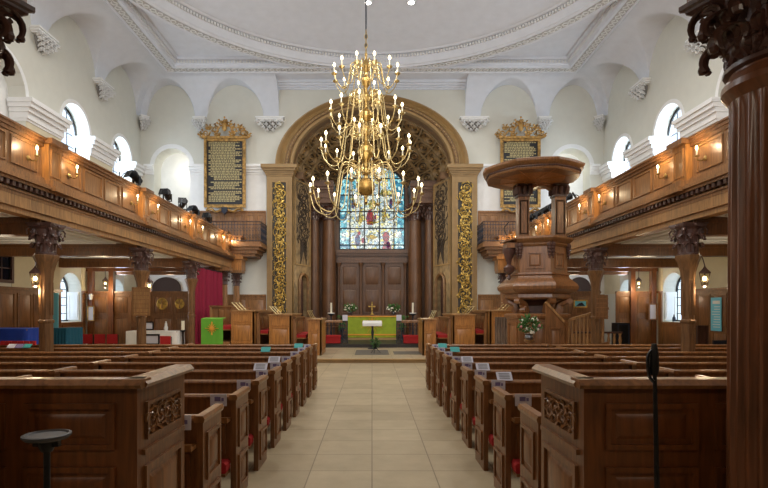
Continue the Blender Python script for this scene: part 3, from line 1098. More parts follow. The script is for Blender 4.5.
        MB().sweep(fr).build('niche_surround', 'arch_d', side)
        m = MB()
        q = [SP(x, y, o) for o in (-.3, -.2) for x, y in ((uc - hw - .05, .27), (uc + hw + .05, .27), (uc + hw + .05, 3.5), (uc - hw - .05, 3.5))]
        m.add(q, [(0, 3, 2, 1), (4, 5, 6, 7), (0, 1, 5, 4), (1, 2, 6, 5), (2, 3, 7, 6), (3, 0, 4, 7)])
        m.panel(lambda u, v, o: SP(u, v, o - .2), uc - hw + .03, uc + hw - .03, .4, 1.5, .05, .03).panel(lambda u, v, o: SP(u, v, o - .2), uc - hw + .03, uc + hw - .03, 1.6, 2.9, .05, .03)
        m.build('niche_door', 'dark', side)
        MB().box(s * 3.35, s * AX, 24.95, 26.8, 8.1, AZ - .01).build('trim_%d' % (46 + s), 'arch_d', kind='structure')
    # entablature behind, over columns
    e = MB()
    for s in (-1, 1):
        for (o1, z0, z1) in ((.0, 7.3, 7.55), (.05, 7.55, 7.85), (.12, 7.85, 7.95), (.22, 7.95, 8.1), (.3, 8.1, 8.25), (.1, 8.25, 8.44)):
            e.box(s * (2.05 - o1 * .3), s * AX, 26.75 - o1, BY, z0, z1)
    e.build('trim_42', 'brown_col', kind='structure')
    for s in (-1, 1):
        for (X_, Y_, r, nm) in ((2.31, 27.45, .38, 'inner'), (3.1, 27.3, .30, 'outer')):
            c = thing('chancel_column', 'tall round brown column left of the east window, %s' % nm if s < 0 else 'tall round brown column right of the east window, %s' % nm, 'column', (s * X_, Y_, .28))
            m = MB()
            m.lathe([(r * 1.3, .28), (r * 1.3, .7), (r * 1.35, .72), (r * 1.35, .8), (r * 1.15, .84), (r * 1.2, .92), (r * 1.02, 1.0), (r, 1.1), (r * .98, 4.0), (r * .88, 6.45)], (s * X_, Y_, 0), 28)
            m.build('shaft', 'brown_col', c)
            MB_ = capital(MB(), (s * X_, Y_, 6.45), r * .88, .85, 8)
            MB_.build('carved_capital', 'dark', c)
    # reredos under the window
    r = thing('reredos', 'dark oak panelled reredos with four slim columns below the stained glass window', 'reredos', (0, BY - .3, .3))
    m = MB()
    m.box(-1.95, 1.95, BY - .2, BY, .28, 4.5)
    def RP(u, v, o): return (u, BY - .2 - o, v)
    for i in range(3):
        u0 = -1.85 + i * 1.235
        m.panel(RP, u0 + .16, u0 + 1.08, 3.0, 4.15, .05, .03, True)
        m.panel(RP, u0 + .16, u0 + 1.08, 1.5, 2.9, .05, .03, True)
        pts = arch_pts(u0 + .62, .45, 3.95, 8, .2)
        m.sweep([[(p[0], BY - .2, p[1]), (p[0], BY - .26, p[1]), (p[0] + (p[0] - u0 - .62) * .12, BY - .26, p[1] + .05), (p[0] + (p[0] - u0 - .62) * .12, BY - .2, p[1] + .05)] for p in pts])
    m.build('panelling', 'brown_col', r)
    m = MB()
    for (o1, z0, z1) in ((.3, 4.28, 4.4), (.32, 4.4, 4.62), (.38, 4.62, 4.7), (.46, 4.7, 4.8), (.54, 4.8, 4.88), (.5, 4.88, 4.98)):
        m.box(-1.9 - o1 * .2, 1.9 + o1 * .2, BY - o1, BY, z0, z1)
    x = -1.9
    while x < 1.9:
        m.box(x, x + .05, BY - .43, BY - .37, 4.62, 4.69); x += .11
    m.build('cornice', 'brown_col', r)
    for i in range(4):
        X_ = -1.83 + i * 1.22
        MB().lathe([(.12, .28), (.12, 1.3), (.1, 1.34), (.085, 1.4), (.08, 4.0), (.1, 4.02), (.085, 4.06), (.13, 4.2), (.14, 4.28)], (X_, BY - .3, 0), 14).build('slim_column', 'brown_col', r)


chancel()


def east_window():
    WW, Z0, ZS, RY = 1.84, 5.0, 8.45, 1.32
    y = BY + .1
    o = MB()
    pts = [(-WW, Z0), (WW, Z0)] + [(WW * math.cos(PI * i / 20), ZS + RY * math.sin(PI * i / 20)) for i in range(21)]
    def ins(p, k): return (p[0] * k, 7.3 + (p[1] - 7.3) * k)
    o.sweep([[(p[0], y, p[1]), (*[ins(p, .96)[0]], y, ins(p, .96)[1]), (ins(p, .96)[0], y - .08, ins(p, .96)[1]), (p[0], y - .08, p[1])] for p in pts], closed=True)
    win_n[0] += 1
    root = o.build('window_%d' % win_n[0], 'black', kind='structure')
    root['label'] = 'arched stained glass east window with teal border and figures'
    def top(x): return ZS + RY * math.sqrt(max(0, 1 - (x / WW) ** 2))
    b = MB()
    us = [-1.22, -.42, .42, 1.22]
    for u in us: b.box(u - .03, u + .03, y - .09, y - .03, Z0, top(u))
    zs = [5.3, 6.22, 7.15, 8.07, 8.99]
    for z in zs:
        w = WW if z < ZS else WW * math.sqrt(max(0, 1 - ((z - ZS) / RY) ** 2))
        b.box(-w, w, y - .09, y - .04, z - .03, z + .03)
    b.build('glazing_bars', 'black', root)
    # glass: border lights, middle lights and figures, each coloured glass a pane of its own layer
    def strip(m, x0, x1, z0=Z0, z1=None, n=6):
        rows = []
        for i in range(n + 1):
            x = x0 + (x1 - x0) * i / n
            rows.append([(x, y - .02, z0), (x, y - .02, z1 if z1 else top(x))])
        m.grid(rows)
    holes = []
    t = MB(); strip(t, -WW, -1.4); strip(t, 1.4, WW); strip(t, -1.4, -1.22, Z0, 5.7); strip(t, 1.22, 1.4, Z0, 5.7)
    strip(t, -1.22, -.9, 8.4); strip(t, .9, 1.22, 8.4); strip(t, -1.4, -1.22, 7.3); strip(t, 1.22, 1.4, 7.3)
    t.build('teal_glass', 'sg_teal', root)
    w = MB()
    strip(w, -1.4, -1.22, 5.7, 7.3); strip(w, 1.22, 1.4, 5.7, 7.3)
    strip(w, -1.22, -.9, Z0, 8.4); strip(w, .9, 1.22, Z0, 8.4)
    strip(w, -.9, .9)
    w.build('pale_glass', 'sg_white', root)
    yy = y - .025
    def poly(m, pts): m.add([(p[0], yy, p[1]) for p in pts], [tuple(range(len(pts)))])
    def ell(m, cx, cz, a, c): poly(m, [(cx + a * math.cos(2 * PI * i / 14), cz + c * math.sin(2 * PI * i / 14)) for i in range(14)])
    r = MB()
    poly(r, [(-.26, 6.42), (.06, 6.4), (.08, 6.95), (-.04, 7.3), (-.2, 7.25), (-.34, 6.8)])
    ell(r, .2, 6.85, .1, .14); ell(r, -.72, 5.95, .1, .12); ell(r, .78, 5.75, .2, .3)
    poly(r, [(.5, 5.0), (1.1, 5.0), (1.0, 5.45), (.7, 5.5)]); ell(r, -.5, 5.55, .1, .16)
    r.build('red_glass', 'sg_red', root)
    r = MB()
    ell(r, .02, 7.55, .22, .3); ell(r, .68, 8.2, .22, .24); ell(r, -.62, 6.9, .12, .4); ell(r, .66, 6.95, .12, .4); ell(r, 0, 5.75, .3, .12); ell(r, .0, 6.55, .3, .07)
    r.build('yellow_glass', 'sg_yellow', root)
    r = MB()
    ell(r, -.8, 5.55, .16, .34); ell(r, -1.05, 7.6, .1, .3); ell(r, 1.05, 7.6, .1, .3); ell(r, .1, 6.62, .1, .12); ell(r, .9, 5.3, .1, .2)
    r.build('blue_glass', 'sg_blue', root)


east_window()


def sanctuary():
    # altar footpace
    MB().box(-AX + .02, AX - .02, 21.6, BY, .13, .27).build('floor_sanctuary', 'step_d', kind='structure')
    a = thing('altar', 'altar under a lime green frontal with gold band, behind the rails', 'altar', (0, 25.3, .27))
    MB().box(-1.15, 1.15, 25.05, 25.75, .27, 1.4).build('altar_body', 'oak', a)
    MB().box(-1.22, 1.22, 24.98, 25.8, 1.4, 1.46).build('altar_top', 'brown_col', a)
    rows = []
    for i in range(49):
        x = -1.19 + 2.38 * i / 48
        w = .012 * math.sin(i * 1.9) + .006 * math.sin(i * .7)
        rows.append([(x, 24.985 + w * (1 - k / 6) - .0, .36 + 1.05 * k / 6) for k in range(7)])
    fr = MB().grid(rows, (0, .012, 0)).build('frontal', 'green', a)
    m = MB().box(-1.19, 1.19, 24.955, 24.985, .47, .53).box(-1.19, 1.19, 24.955, 24.985, 1.36, 1.42)
    m.build('gold_band', 'orange', fr)
    m = MB()
    c = (0, 24.95, 1.02)
    for i in range(16):
        q = 2 * PI * i / 16; R = .56 if i % 2 else .38
        m.bar((.1 * math.cos(q), 24.965, 1.02 + .1 * math.sin(q)), (R * math.cos(q), 24.965, 1.02 + R * .8 * math.sin(q)), .05, .015)
    m.ball(c, .12, 12, 6, (1, .15, 1)); m.build('sunburst_embroidery', 'orange', fr)
    MB().box(-1.16, 1.16, 24.6, 24.98, .27, .34).build('altar_step', 'step', a)
    # cross
    x = tag(MB().lathe([(.11, 0), (.11, .03), (.05, .06), (.03, .1), (.025, .16)], (0, 25.5, 1.46), 12).box(-.022, .022, 25.485, 25.515, 1.58, 2.08).box(-.14, .14, 25.485, 25.515, 1.85, 1.9)
            .ball((0, 25.5, 2.08), .035, 6, 4).ball((-.15, 25.5, 1.875), .035, 6, 4).ball((.15, 25.5, 1.875), .035, 6, 4).build('altar_cross', 'gold'),
            'small gold cross standing in the middle of the altar', 'cross')
    for s in (-1, 1):
        bouquet((s * 1.08, 25.45, 1.46), .34, .5, 'white flowers in a vase on the %s end of the altar' % SIDE[s], 7 + s, 'altar vase flowers', pink=False)
    # rails: two stretches with a central gap
    for s in (-1, 1):
        r = thing('communion_rail', 'low oak communion rail with dark wrought balusters %s of the altar' % SIDE[s], 'rail', (s * 2, 22.3, .27))
        lo, hi = sorted((s * 1.28, s * (AX - .1)))
        MB().box(lo, hi, 22.2, 22.34, 1.16, 1.22).prism([(22.17, 1.22), (22.37, 1.22), (22.33, 1.27), (22.21, 1.27)], 'x', lo, hi).build('handrail', 'oak', r)
        n = 9
        for i in range(n):
            xx = lo + .1 + (hi - lo - .2) * i / (n - 1)
            MB().lathe([(.03, .27), (.03, .4), (.016, .45), (.03, .6), (.016, .72), (.03, .85), (.016, 1.0), (.03, 1.16)], (xx, 22.27, 0), 8).build('baluster', 'iron', r)
        g = MB()
        x0 = s * 1.05; x1 = s * 1.3
        g.box(x0, x0 + s * .03, 22.25, 22.3, .27, 1.24).box(x1 - s * .03, x1, 22.25, 22.3, .27, 1.24)
        for z in (.32, .62, .92, 1.22):
            g.box(x0, x1, 22.26, 22.29, z, z + .02)
        for k in range(6):
            q = [(x0 + s * (.125 + .08 * math.cos(t * .7) * (1 - t / 14)), 22.275, .47 + .15 * (k % 6) + .05 * math.sin(t * .7) * (1 - t / 14) - .02) for t in range(12)]
            g.tube(q, .012, 4)
        g.build('iron_gate_post', 'iron', r)
        tag(MB().box(s * 1.06, s * 1.28, 22.22, 22.24, 1.25, 1.5).box(s * 1.13, s * 1.21, 22.21, 22.22, 1.32, 1.43).build('rail_notice', 'paper'),
            'small square white notice standing on the %s end of the communion rail gap' % SIDE[s], 'notice')
        k = MB().box(s * 1.35, s * 2.45, 21.75, 22.1, .3, .62).box(s * 1.33, s * 2.47, 21.73, 22.12, .56, .64)
        k = tag(k.build('kneeler', 'red'), 'long red altar kneeler on the step %s of the rail gap' % SIDE[s], 'kneeler')
        # pavement candle
        c = thing('pavement_candlestick', 'tall dark candlestick with white candle on the %s side of the altar' % SIDE[s], 'candlestick', (s * 2.0, 24.2, .27))
        cx = s * 1.93
        MB().lathe([(.16, .27), (.16, .31), (.05, .36), (.03, .5), (.055, .62), (.03, .74), (.03, 1.1), (.05, 1.2), (.03, 1.3), (.04, 1.44), (.16, 1.5), (.17, 1.53)], (cx, 24.2, 0), 16).build('stand', 'iron', c)
        MB().lathe([(.16, 1.53), (.17, 1.58), (.15, 1.58)], (cx, 24.2, 0), 16).build('drip_pan', 'white', c)
        MB().lathe([(.045, 1.55), (.045, 2.05)], (cx, 24.2, 0), 12).build('candle', 'wax', c)
        # green plant pedestals beside the altar
        tag(MB().lathe([(.1, .27), (.06, .32), (.04, .6), (.1, .8), (.12, .84)], (s * 1.45, 24.9, 0), 10).build('flower_pedestal', 'iron'), 'slim dark pedestal beside the %s end of the altar' % SIDE[s], 'pedestal')
        lf = MB(); rnd = random.Random(3 + s)
        for i in range(60):
            p = Vector((s * 1.45 + rnd.gauss(0, .09), 24.9 + rnd.gauss(0, .08), rnd.uniform(.75, 1.4)))
            d_ = Vector((rnd.uniform(-1, 1), rnd.uniform(-1, 1), rnd.uniform(-.6, 1))).normalized()
            lf.tube([p, p + d_ * .07, p + d_ * .14], [.008, .04, .004], 4)
        tag(lf.build('trailing_plant', 'leaf'), 'trailing green plant on the pedestal beside the %s end of the altar' % SIDE[s], 'plant')
    # nave table with a white cloth, plant stand, rug
    n = thing('nave_lectern', 'small gold table stand with white cloth top in front of the altar', 'lectern', (0, 20.4, .13))
    MB().lathe([(.2, .13), (.2, .16), (.05, .2), (.035, .6), (.06, .8), (.035, .95), (.05, 1.1)], (.02, 20.9, 0), 12).build('stem', 'iron', n)
    MB().prism([(20.7, 1.12), (21.15, 1.22), (21.15, 1.25), (20.7, 1.15)], 'x', -.4, .42).build('book_board', 'gold_dull', n)
    MB().prism([(20.66, 1.07), (20.69, 1.07), (20.69, 1.155), (21.16, 1.26), (21.16, 1.28), (20.66, 1.18)], 'x', -.38, .40).build('white_cloth', 'white', n)
    bouquet((.12, 18.9, .13), .2, .55, 'small green plant on a thin black stand on the chancel step', 21, None, pink=False, stand=True)
    tag(MB().box(-.62, .62, 18.2, 20.3, .13, .14).build('chancel_rug', 'rug'), 'dull grey rug lying in front of the altar step', 'rug')
    tag(MB().box(.8, 2.0, 18.4, 19.6, .13, .145).build('floor_mat', 'rug'), 'grey floor mat on the chancel floor beside the right choir stalls', 'mat')


def bouquet(loc, r, h, label, seed, group=None, pink=True, stand=False, stem=.45):
    rnd = random.Random(seed)
    x, y, z = loc
    t = thing('plant_stand' if stand else 'flower_vase', label, 'plant' if stand else 'flowers', loc, group)
    if stand:
        m = MB()
        for i in range(3):
            a = 2 * PI * i / 3 + .3
            m.tube([(x, y, z + .22), (x + .1 * math.cos(a), y + .1 * math.sin(a), z + .12), (x + .2 * math.cos(a), y + .2 * math.sin(a), z + .01)], .012, 5)
        m.build('stand_leg', 'black', t)
        MB().lathe([(.06, .2), (.1, .34), (.1, .36)], loc, 12).build('pot', 'black', t)
    else:
        MB().lathe([(r * .25, 0), (r * .3, .02), (r * .2, h * .08), (r * .38, h * .2), (r * .3, h * .3), (r * .4, h * .36)], loc, 14).build('vase', 'steel', t)
    c = Vector((x, y, z + h * .68))
    m = MB()
    for i in range(110):
        d = Vector((rnd.gauss(0, 1), rnd.gauss(0, 1), rnd.gauss(0, 1))).normalized()
        p = c + Vector((d.x * r, d.y * r, d.z * h * .36)) * rnd.uniform(.3, .95)
        q = p + Vector((d.x, d.y, d.z + .3)) * r * .3
        m.tube([p, (p + q) / 2, q], [.006, r * .11, .004], 4)
    m.build('foliage', 'leaf', t)
    m = MB(); m2 = MB()
    for i in range(34):
        d = Vector((rnd.gauss(0, 1), rnd.gauss(0, 1), rnd.gauss(0, 1))).normalized()
        p = c + Vector((d.x * r, d.y * r, d.z * h * .36)) * rnd.uniform(.75, 1.05)
        (m2 if pink and i % 3 == 0 else m).ball(p, r * rnd.uniform(.08, .15), 6, 4)
    if not stand: m.build('white_blossom', 'petal', t)
    if pink: m2.build('pink_blossom', 'petal_p', t)
    return t


sanctuary()

# ------------------------------------------------------------------ choir stalls


def stalls():
    names = {0: 'nearest the aisle', 1: 'in the middle', 2: 'furthest from the aisle'}
    for s in (-1, 1):
        tiers = [(1.78, 2.25, 1.38, .13, 18.0, 19.6), (2.85, 3.62, 1.54, .3, 18.0, 20.6), (4.15, 4.95, 1.68, .45, 18.0, 20.6)]
        MB().box(s * 2.3, s * 5.85, 18.0, 21.2, .13, .3).box(s * 3.75, s * 5.85, 18.02, 21.2, .3, .45).box(s * 5.0, s * 5.85, 18.04, 21.2, .45, .6).build('floor_choir_' + SIDE[s], 'oak', kind='structure')
        for i, (a, b, h, z, y0, y1) in enumerate(tiers):
            d = thing('choir_desk', 'golden oak choir desk with brass book rests, %s side, %s' % (SIDE[s], names[i]), 'choir desk', (s * (a + b) / 2, y0, z), 'choir desks')
            m = MB().box(s * a, s * b, y0, y0 + .06, z, h).box(s * a, s * (a + .05), y0, y1, z, h).box(s * a, s * b, y1 - .06, y1, z, h)
            m.panel(lambda u, v, o, s=s: (s * u, y0 - o, v), a + .06, b - .05, z + .12, z + (h - z) * .66, .035, .02)
            m.panel(lambda u, v, o, s=s: (s * u, y0 - o, v), a + .06, b - .05, z + (h - z) * .7, h - .06, .035, .02, False)
            for k in range(3):
                m.panel(lambda u, v, o, s=s: (s * (a - o), u, v), y0 + .06 + (y1 - y0 - .1) * k / 3, y0 + (y1 - y0 - .1) * (k + 1) / 3, z + .12, h - .1, .035, .015)
            m.build('desk_front', 'oak_gold', d)
            MB().box(s * (a - .04), s * (b + .03), y0 - .04, y1 + .03, h, h + .04).build('desk_top', 'oak_light', d)
            for k in range(3):
                r = MB()
                yy = y0 + .1 + k * .5
                # slanted wire book rest leaning outwards
                xa, xb = s * (a + .18), s * (b - .08) if i else s * (b - .02)
                x0 = s * (a + .1 + (b - a) * .55); x1 = s * (a + .05 + (b - a) * .95)
                r.tube([(x0, yy, h + .04), (x1, yy, h + .32)], .016, 5)
                r.tube([(x1, yy, h + .32), (x1, yy + .46, h + .32)], .014, 5)
                r.tube([(x0, yy + .02, h + .05), (x0, yy + .44, h + .05)], .008, 5)
                r.build('book_rest', 'brass_pale', d)
        for i, (a, b, h, z) in enumerate(((2.3, 2.82, 1.42, .3), (3.66, 4.12, 1.62, .45), (5.0, 5.8, 1.84, .6))):
            bn = thing('choir_bench', 'choir bench with red seat cushion, %s side, %s' % (SIDE[s], names[i]), 'bench', (s * (a + b) / 2, 18.3, z), 'choir benches')
            m = MB()
            m.box(s * (b - .04), s * b, 18.35, 20.9, z, h).box(s * a, s * b, 20.86, 20.9, z, h)
            m.prism([(s * (b - .0), z), (s * (b - .12), z), (s * (b - .12), z + .7), (s * (b - .06), h + .04), (s * (b), h + .04)], 'y', 18.3, 18.35)
            m.box(s * (b - .1), s * (b + .02), 18.3, 20.9, h, h + .05)
            for k in range(3):
                m.panel(lambda u, v, o, s=s: (s * (b - .04 - o), u, v), 18.4 + .8 * k, 19.15 + .8 * k, z + .6, h - .06, .03, .015)
            m.build('back_panel', 'oak', bn)
            MB().box(s * (a + .06), s * (b - .04), 18.35, 20.86, z + .4, z + .44).build('seat', 'oak_gold', bn)
            MB().box(s * (a + .06), s * (b - .05), 18.33, 20.8, z + .44, z + .54).build('seat_cushion', 'red', bn)
    # lectern fall on the left
    l = thing('green_lectern', 'small lectern draped with a bright green fall and gold starburst, left of the stalls', 'lectern', (px(212, 14.6), 14.6, 0))
    cx = px(212, 14.6); z1 = pz(318.5, 14.6)
    MB().lathe([(.22, 0), (.22, .04), (.05, .1), (.04, z1 - .15)], (cx, 14.85, 0), 12).box(cx - .3, cx + .3, 14.62, 15.0, z1 - .08, z1 - .02).build('stand', 'oak', l)
    rows = []
    for i in range(17):
        x = cx - .31 + .62 * i / 16
        rows.append([(x, 14.6 + .006 * math.sin(i * 1.3), .5 + (z1 - .5) * k / 5) for k in range(6)] + [(x, 15.0, z1 + .02)])
    f = MB().grid(rows, (0, .01, 0)).build('fall', 'green_b', l)
    m = MB()
    for i in range(12):
        q = 2 * PI * i / 12; R = .19 if i % 3 == 0 else .13
        m.bar((cx + .05 * math.cos(q), 14.585, z1 - .28 + .05 * math.sin(q)), (cx + R * math.cos(q), 14.585, z1 - .28 + R * math.sin(q)), .035, .012)
    m.ball((cx, 14.585, z1 - .28), .07, 10, 5, (1, .2, 1)); m.build('starburst', 'orange', f)
    # silver eagle-less brochure stand beside it
    bx_ = px(192, 15.2)
    # fabric covered board to the right of the stalls
    cx0, cx1 = px(495, 15.2), px(512, 15.2)
    b = thing('fabric_screen', 'low screen draped in grey brown fabric left of the pulpit base', 'screen', ((cx0 + cx1) / 2, 15.2, 0))
    rows = []
    for i in range(25):
        x = cx0 + (cx1 - cx0) * i / 24
        rows.append([(x, 15.2 + .012 * math.sin(i * 1.7), .04 + (pz(317, 15.2) - .04) * k / 5) for k in range(6)])
    MB().grid(rows, (0, .02, 0)).build('fabric', 'grey_cloth', b)
    MB().box(cx0 + .02, cx1 - .02, 15.22, 15.26, 0, pz(318, 15.2)).build('board', 'oak', b)


stalls()

# ------------------------------------------------------------------ galleries


def gallery(s):
    X = GX[s]
    YE = 23.4; Y0 = 5.0
    PIERS = [6.1, 10.05, 14.1, 18.0, 21.9]
    g = thing('gallery', 'long oak gallery with panelled front and dentil cornice on the %s of the nave' % SIDE[s], 'gallery', (s * X, 14, 3.5), None)
    def B(m, o0, o1, y0, y1, z0, z1):       # o measured from the front into the nave
        m.box(s * (X - o0), s * (X - o1), y0, y1, z0, z1)
    m = MB(); B(m, -.22, .0, Y0, YE, 3.5, 3.86); B(m, -.1, .06, Y0, YE, 3.6, 3.8)
    m.build('fascia_beam', 'oak_light', g)
    m = MB()
    for o, z0, z1 in ((.07, 3.80, 3.86), (.10, 3.86, 3.92), (.2, 4.0, 4.05), (.26, 4.05, 4.1), (.2, 4.1, 4.15), (.1, 4.15, 4.25), (.05, 4.25, 4.3)):
        B(m, -.1, o, Y0, YE + o, z0, z1)
    B(m, -.1, .1, Y0, YE, 3.9, 4.02)
    for y in PIERS:
        B(m, -.1, .33, y - .3, y + .3, 4.03, 4.12); B(m, -.1, .26, y - .27, y + .27, 4.12, 4.24)
    m.build('cornice', 'oak', g)
    m = MB(); y = 7.0; comb = []
    while y < YE:
        comb += [(y, 4.0), (y, 3.92), (y + .075, 3.92), (y + .075, 4.0)]; y += .15
    comb += [(y, 4.0), (y, 4.02), (7.0, 4.02)]
    m.prism(comb, 'x', s * (X - .09), s * (X - .175))
    m.build('dentil_trim', 'dark', g)
    m = MB(); B(m, -.06, .0, Y0, YE, 4.25, 4.95)
    m.build('parapet', 'oak', g)
    m = MB(); B(m, -.14, .1, Y0, YE + .1, 4.96, 5.02); B(m, -.1, .05, Y0, YE, 4.9, 4.96); B(m, -.12, .14, Y0, YE + .1, 5.02, 5.05)
    for y in PIERS: B(m, -.14, .24, y - .26, y + .26, 4.96, 5.06)
    m.build('handrail', 'panel', g)
    def P(u, v, o): return (s * (X - o), u, v)
    for a, b in zip(PIERS[:-1], PIERS[1:]):
        L = (b - a - .6) / 4
        for i in range(4):
            q = MB().panel(P, a + .3 + i * L + .06, a + .3 + (i + 1) * L - .06, 4.36, 4.86, .03, .03, False)
            q.build('panel', 'oak', g)
    q = MB().panel(P, 22.3, 23.2, 4.36, 4.86, .045, .035).build('panel', 'oak', g)
    for y in PIERS:
        q = MB(); B(q, -.02, .14, y - .21, y + .21, 4.24, 4.96)
        q.panel(lambda u, v, o: (s * (X - .14 - o), u, v), y - .16, y + .16, 4.34, 4.88, .03, .02, False)
        q.build('pier', 'oak_gold', g)
    # return across the east end
    q = MB(); lo, hi = sorted((s * (X - .48), s * (X + .1)))
    q.box(lo, hi, 22.95, 23.6, 4.1, 4.96).box(lo - .06, hi + .06, 22.9, 23.66, 4.96, 5.06).box(lo - .1, hi + .1, 22.84, 23.7, 3.98, 4.12).box(lo - .03, hi + .03, 22.92, 23.64, 3.5, 3.98)
    q.panel(lambda u, v, o: (u, 22.95 - o, v), lo + .08, hi - .08, 4.24, 4.84, .04, .02, False)
    q.build('end_pier', 'oak_gold', g)
    q = MB(); lo, hi = sorted((s * (X + .05), s * WX))
    q.box(lo, hi, Y0, YE + .2, 3.86, 3.98)
    for i in range(5):     # stepped seating platforms
        x0 = X + .9 + i * .8
        a_, b_ = sorted((s * x0, s * WX)); q.box(a_, b_, Y0, YE, 3.98 + i * .2, 4.18 + i * .2)
    q.build('gallery_deck', 'oak', g)
    q = MB(); lo, hi = sorted((s * (X + .1), s * (WX - .01)))
    q.box(lo, hi, Y0, YE + .2, 3.56, 3.62)
    rr = MB()
    for a, b in zip(PIERS[:-1], PIERS[1:]):
        q.panel(lambda u, v, o: (s * u, v, 3.56 - o), X + .5, WX - .4, a + .4, b - .4, .12, .05, False)
        q.panel(lambda u, v, o: (s * u, v, 3.56 - o), X + .9, WX - .8, a + .8, b - .8, .05, .03, False)
    q.build('soffit', 'plaster_white', g)
    for y in PIERS[1:]:
        q = MB(); lo, hi = sorted((s * (X + .05), s * (WX - .02)))
        q.box(lo, hi, y - .14, y + .14, 3.22, 3.56).box(lo, hi, y - .17, y + .17, 3.44, 3.5)
        q.build('cross_beam', 'pew', g)
    return g


def aisle_column(s, y, label):
    X = s * (GX[s] - .0); 
    c = thing('gallery_column', label, 'column', (X, y, 0), 'gallery columns')
    m = MB()
    m.lathe([(.16, 0), (.16, .12), (.122, .16), (.122, 1.5), (.14, 1.52), (.14, 1.56), (.112, 1.58), (.116, 2.3), (.135, 2.5), (.185, 2.68), (.225, 2.78), (.225, 2.82), (.17, 2.84)], (X, y, 0), 8, PI / 8)
    for i in range(8):
        a = i * PI / 4
        for z0, z1 in ((.25, 1.42), (1.66, 2.3)):
            cx, cy = X + .109 * math.cos(a), y + .109 * math.sin(a)
            t = Vector((-math.sin(a), math.cos(a), 0)) * .035
            m.bar((cx - t.x, cy - t.y, z0), (cx - t.x, cy - t.y, z1), .012, .012)
            m.bar((cx + t.x, cy + t.y, z0), (cx + t.x, cy + t.y, z1), .012, .012)
    m.build('shaft', 'col_oak', c)
    k = capital(MB(), (X, y, 2.82), .17, .62, 8, .36)
    k.build('carved_capital', 'dark', c)
    return c


PN = ['first in view', 'second in view', 'third in view', 'beside the curtain']
for s in (-1, 1):
    gallery(s)
    for y, nm in zip(CYS[1:], PN):
        aisle_column(s, y, 'oak gallery column with dark carved capital, %s side, %s from the camera' % (SIDE[s], nm.replace(' in view', '')))
    # paired columns below the east end
    for y, nm in ((22.0, 'west'), (23.25, 'east')):
        c = thing('gallery_end_column', 'slim oak column under the %s gallery end, the %s one of the pair' % (SIDE[s], nm), 'column', (s * GX[s], y, 0), 'gallery end columns')
        X = s * (GX[s] if y < 22.5 else GX[s] - .2)
        MB().lathe([(.2, 0), (.2, .2), (.15, .24), (.14, 2.84)], (X, y, 0), 8, PI / 8).build('shaft', 'oak', c)
        capital(MB(), (X, y, 2.8), .14, .6, 8, .3).build('carved_capital', 'dark', c)
        MB().box(X - .3, X + .3, y - .3, y + .3, 3.38, 3.52).build('impost_block', 'oak', c)

# sconces on the gallery fronts


def make_sconce():
    t = thing('wall_sconce', '', 'sconce', (0, 0, 0), 'candle sconces along the gallery fronts')
    m = MB(); m.lathe([(.05, 0), (.055, .01), (.02, .03)], (0, 0, 0), 12)
    m.v = [(v[2], v[1], v[0]) for v in m.v]
    m.tube(spline([(.02, 0, 0), (.08, 0, -.05), (.15, 0, -.03), (.16, 0, .03)], 4), .011, 6)
    m.lathe([(.02, .02), (.045, .04), (.045, .05), (.02, .05)], (.16, 0, 0), 10)
    m.build('bracket', 'brass', t)
    MB().lathe([(.014, .05), (.014, .15)], (.16, 0, 0), 8).build('candle_sleeve', 'wax', t)
    MB().lathe([(.008, .15), (.021, .175), (.018, .2), (.003, .235)], (.16, 0, 0), 8).build('bulb', 'flame', t)
    return t


scon = make_sconce(); first = True
for s in (-1, 1):
    k = 0
    for p in (10.05, 14.1, 18.0, 21.9):
        for dy in (-.62, .66):
            k += 1
            lb = 'lit candle sconce on the %s gallery front, %s of the piers, %s one counting from the camera' % (SIDE[s], 'west' if dy < 0 else 'east', ['first', 'second', 'third', 'fourth', 'fifth', 'sixth', 'seventh', 'eighth'][k - 1])
            lb = '%s lit candle sconce on the %s gallery front counting from the camera' % (['first', 'second', 'third', 'fourth', 'fifth', 'sixth', 'seventh', 'eighth'][k - 1], SIDE[s])
            loc = (s * (GX[s] - .02), p + dy, 4.56); rz = PI if s > 0 else 0
            if first:
                scon.location = loc; scon.rotation_euler = (0, 0, rz); scon['label'] = lb; first = False
            else:
                clone(scon, lb, loc, rz)
            L = bpy.data.lights.new('sconce_light', 'POINT'); L.energy = 11; L.color = (1, .78, .48); L.shadow_soft_size = .03
            o = bpy.data.objects.new('sconce_light', L); COL.objects.link(o); o.location = (loc[0] - s * .2, loc[1], loc[2] + .22)

# theatre lamps on the rails


def make_spot():
    t = thing('stage_lamp', '', 'stage lamp', (0, 0, 0), 'black stage lamps clamped on the gallery rails')
    MB().tube(spline([(0, 0, 0), (0, -.05, .2), (0, -.32, .28), (0, -.5, .05)], 5), .015, 5).build('cable_arm', 'black', t)
    m = MB().lathe([(.05, -.16), (.09, -.14), (.1, .0), (.11, .12), (.12, .14), (.12, .2), (.1, .2)], (0, 0, 0), 14)
    R = Matrix.Rotation(math.radians(65), 3, 'X') @ Matrix.Rotation(math.radians(18), 3, 'Y')
    m.v = [tuple(R @ Vector(v) + Vector((0, .02, .2))) for v in m.v]
    m.build('lamp_housing', 'black', t)
    m = MB()
    for sg in (-1, 1): m.box(sg * .13 - .01, sg * .13 + .01, -.02, .04, .02, .24)
    m.box(-.14, .14, -.02, .04, .0, .03); m.box(-.05, .05, -.03, .05, -.06, .01)
    m.build('yoke', 'black', t)
    m = MB().box(-.13, .13, -.01, .0, -.14, .1)
    R2 = Matrix.Rotation(math.radians(-30), 3, 'X')
    m.v = [tuple(R2 @ Vector(v) + Vector((0, -.24, .28))) for v in m.v]
    m.build('barn_door', 'black', t)
    return t


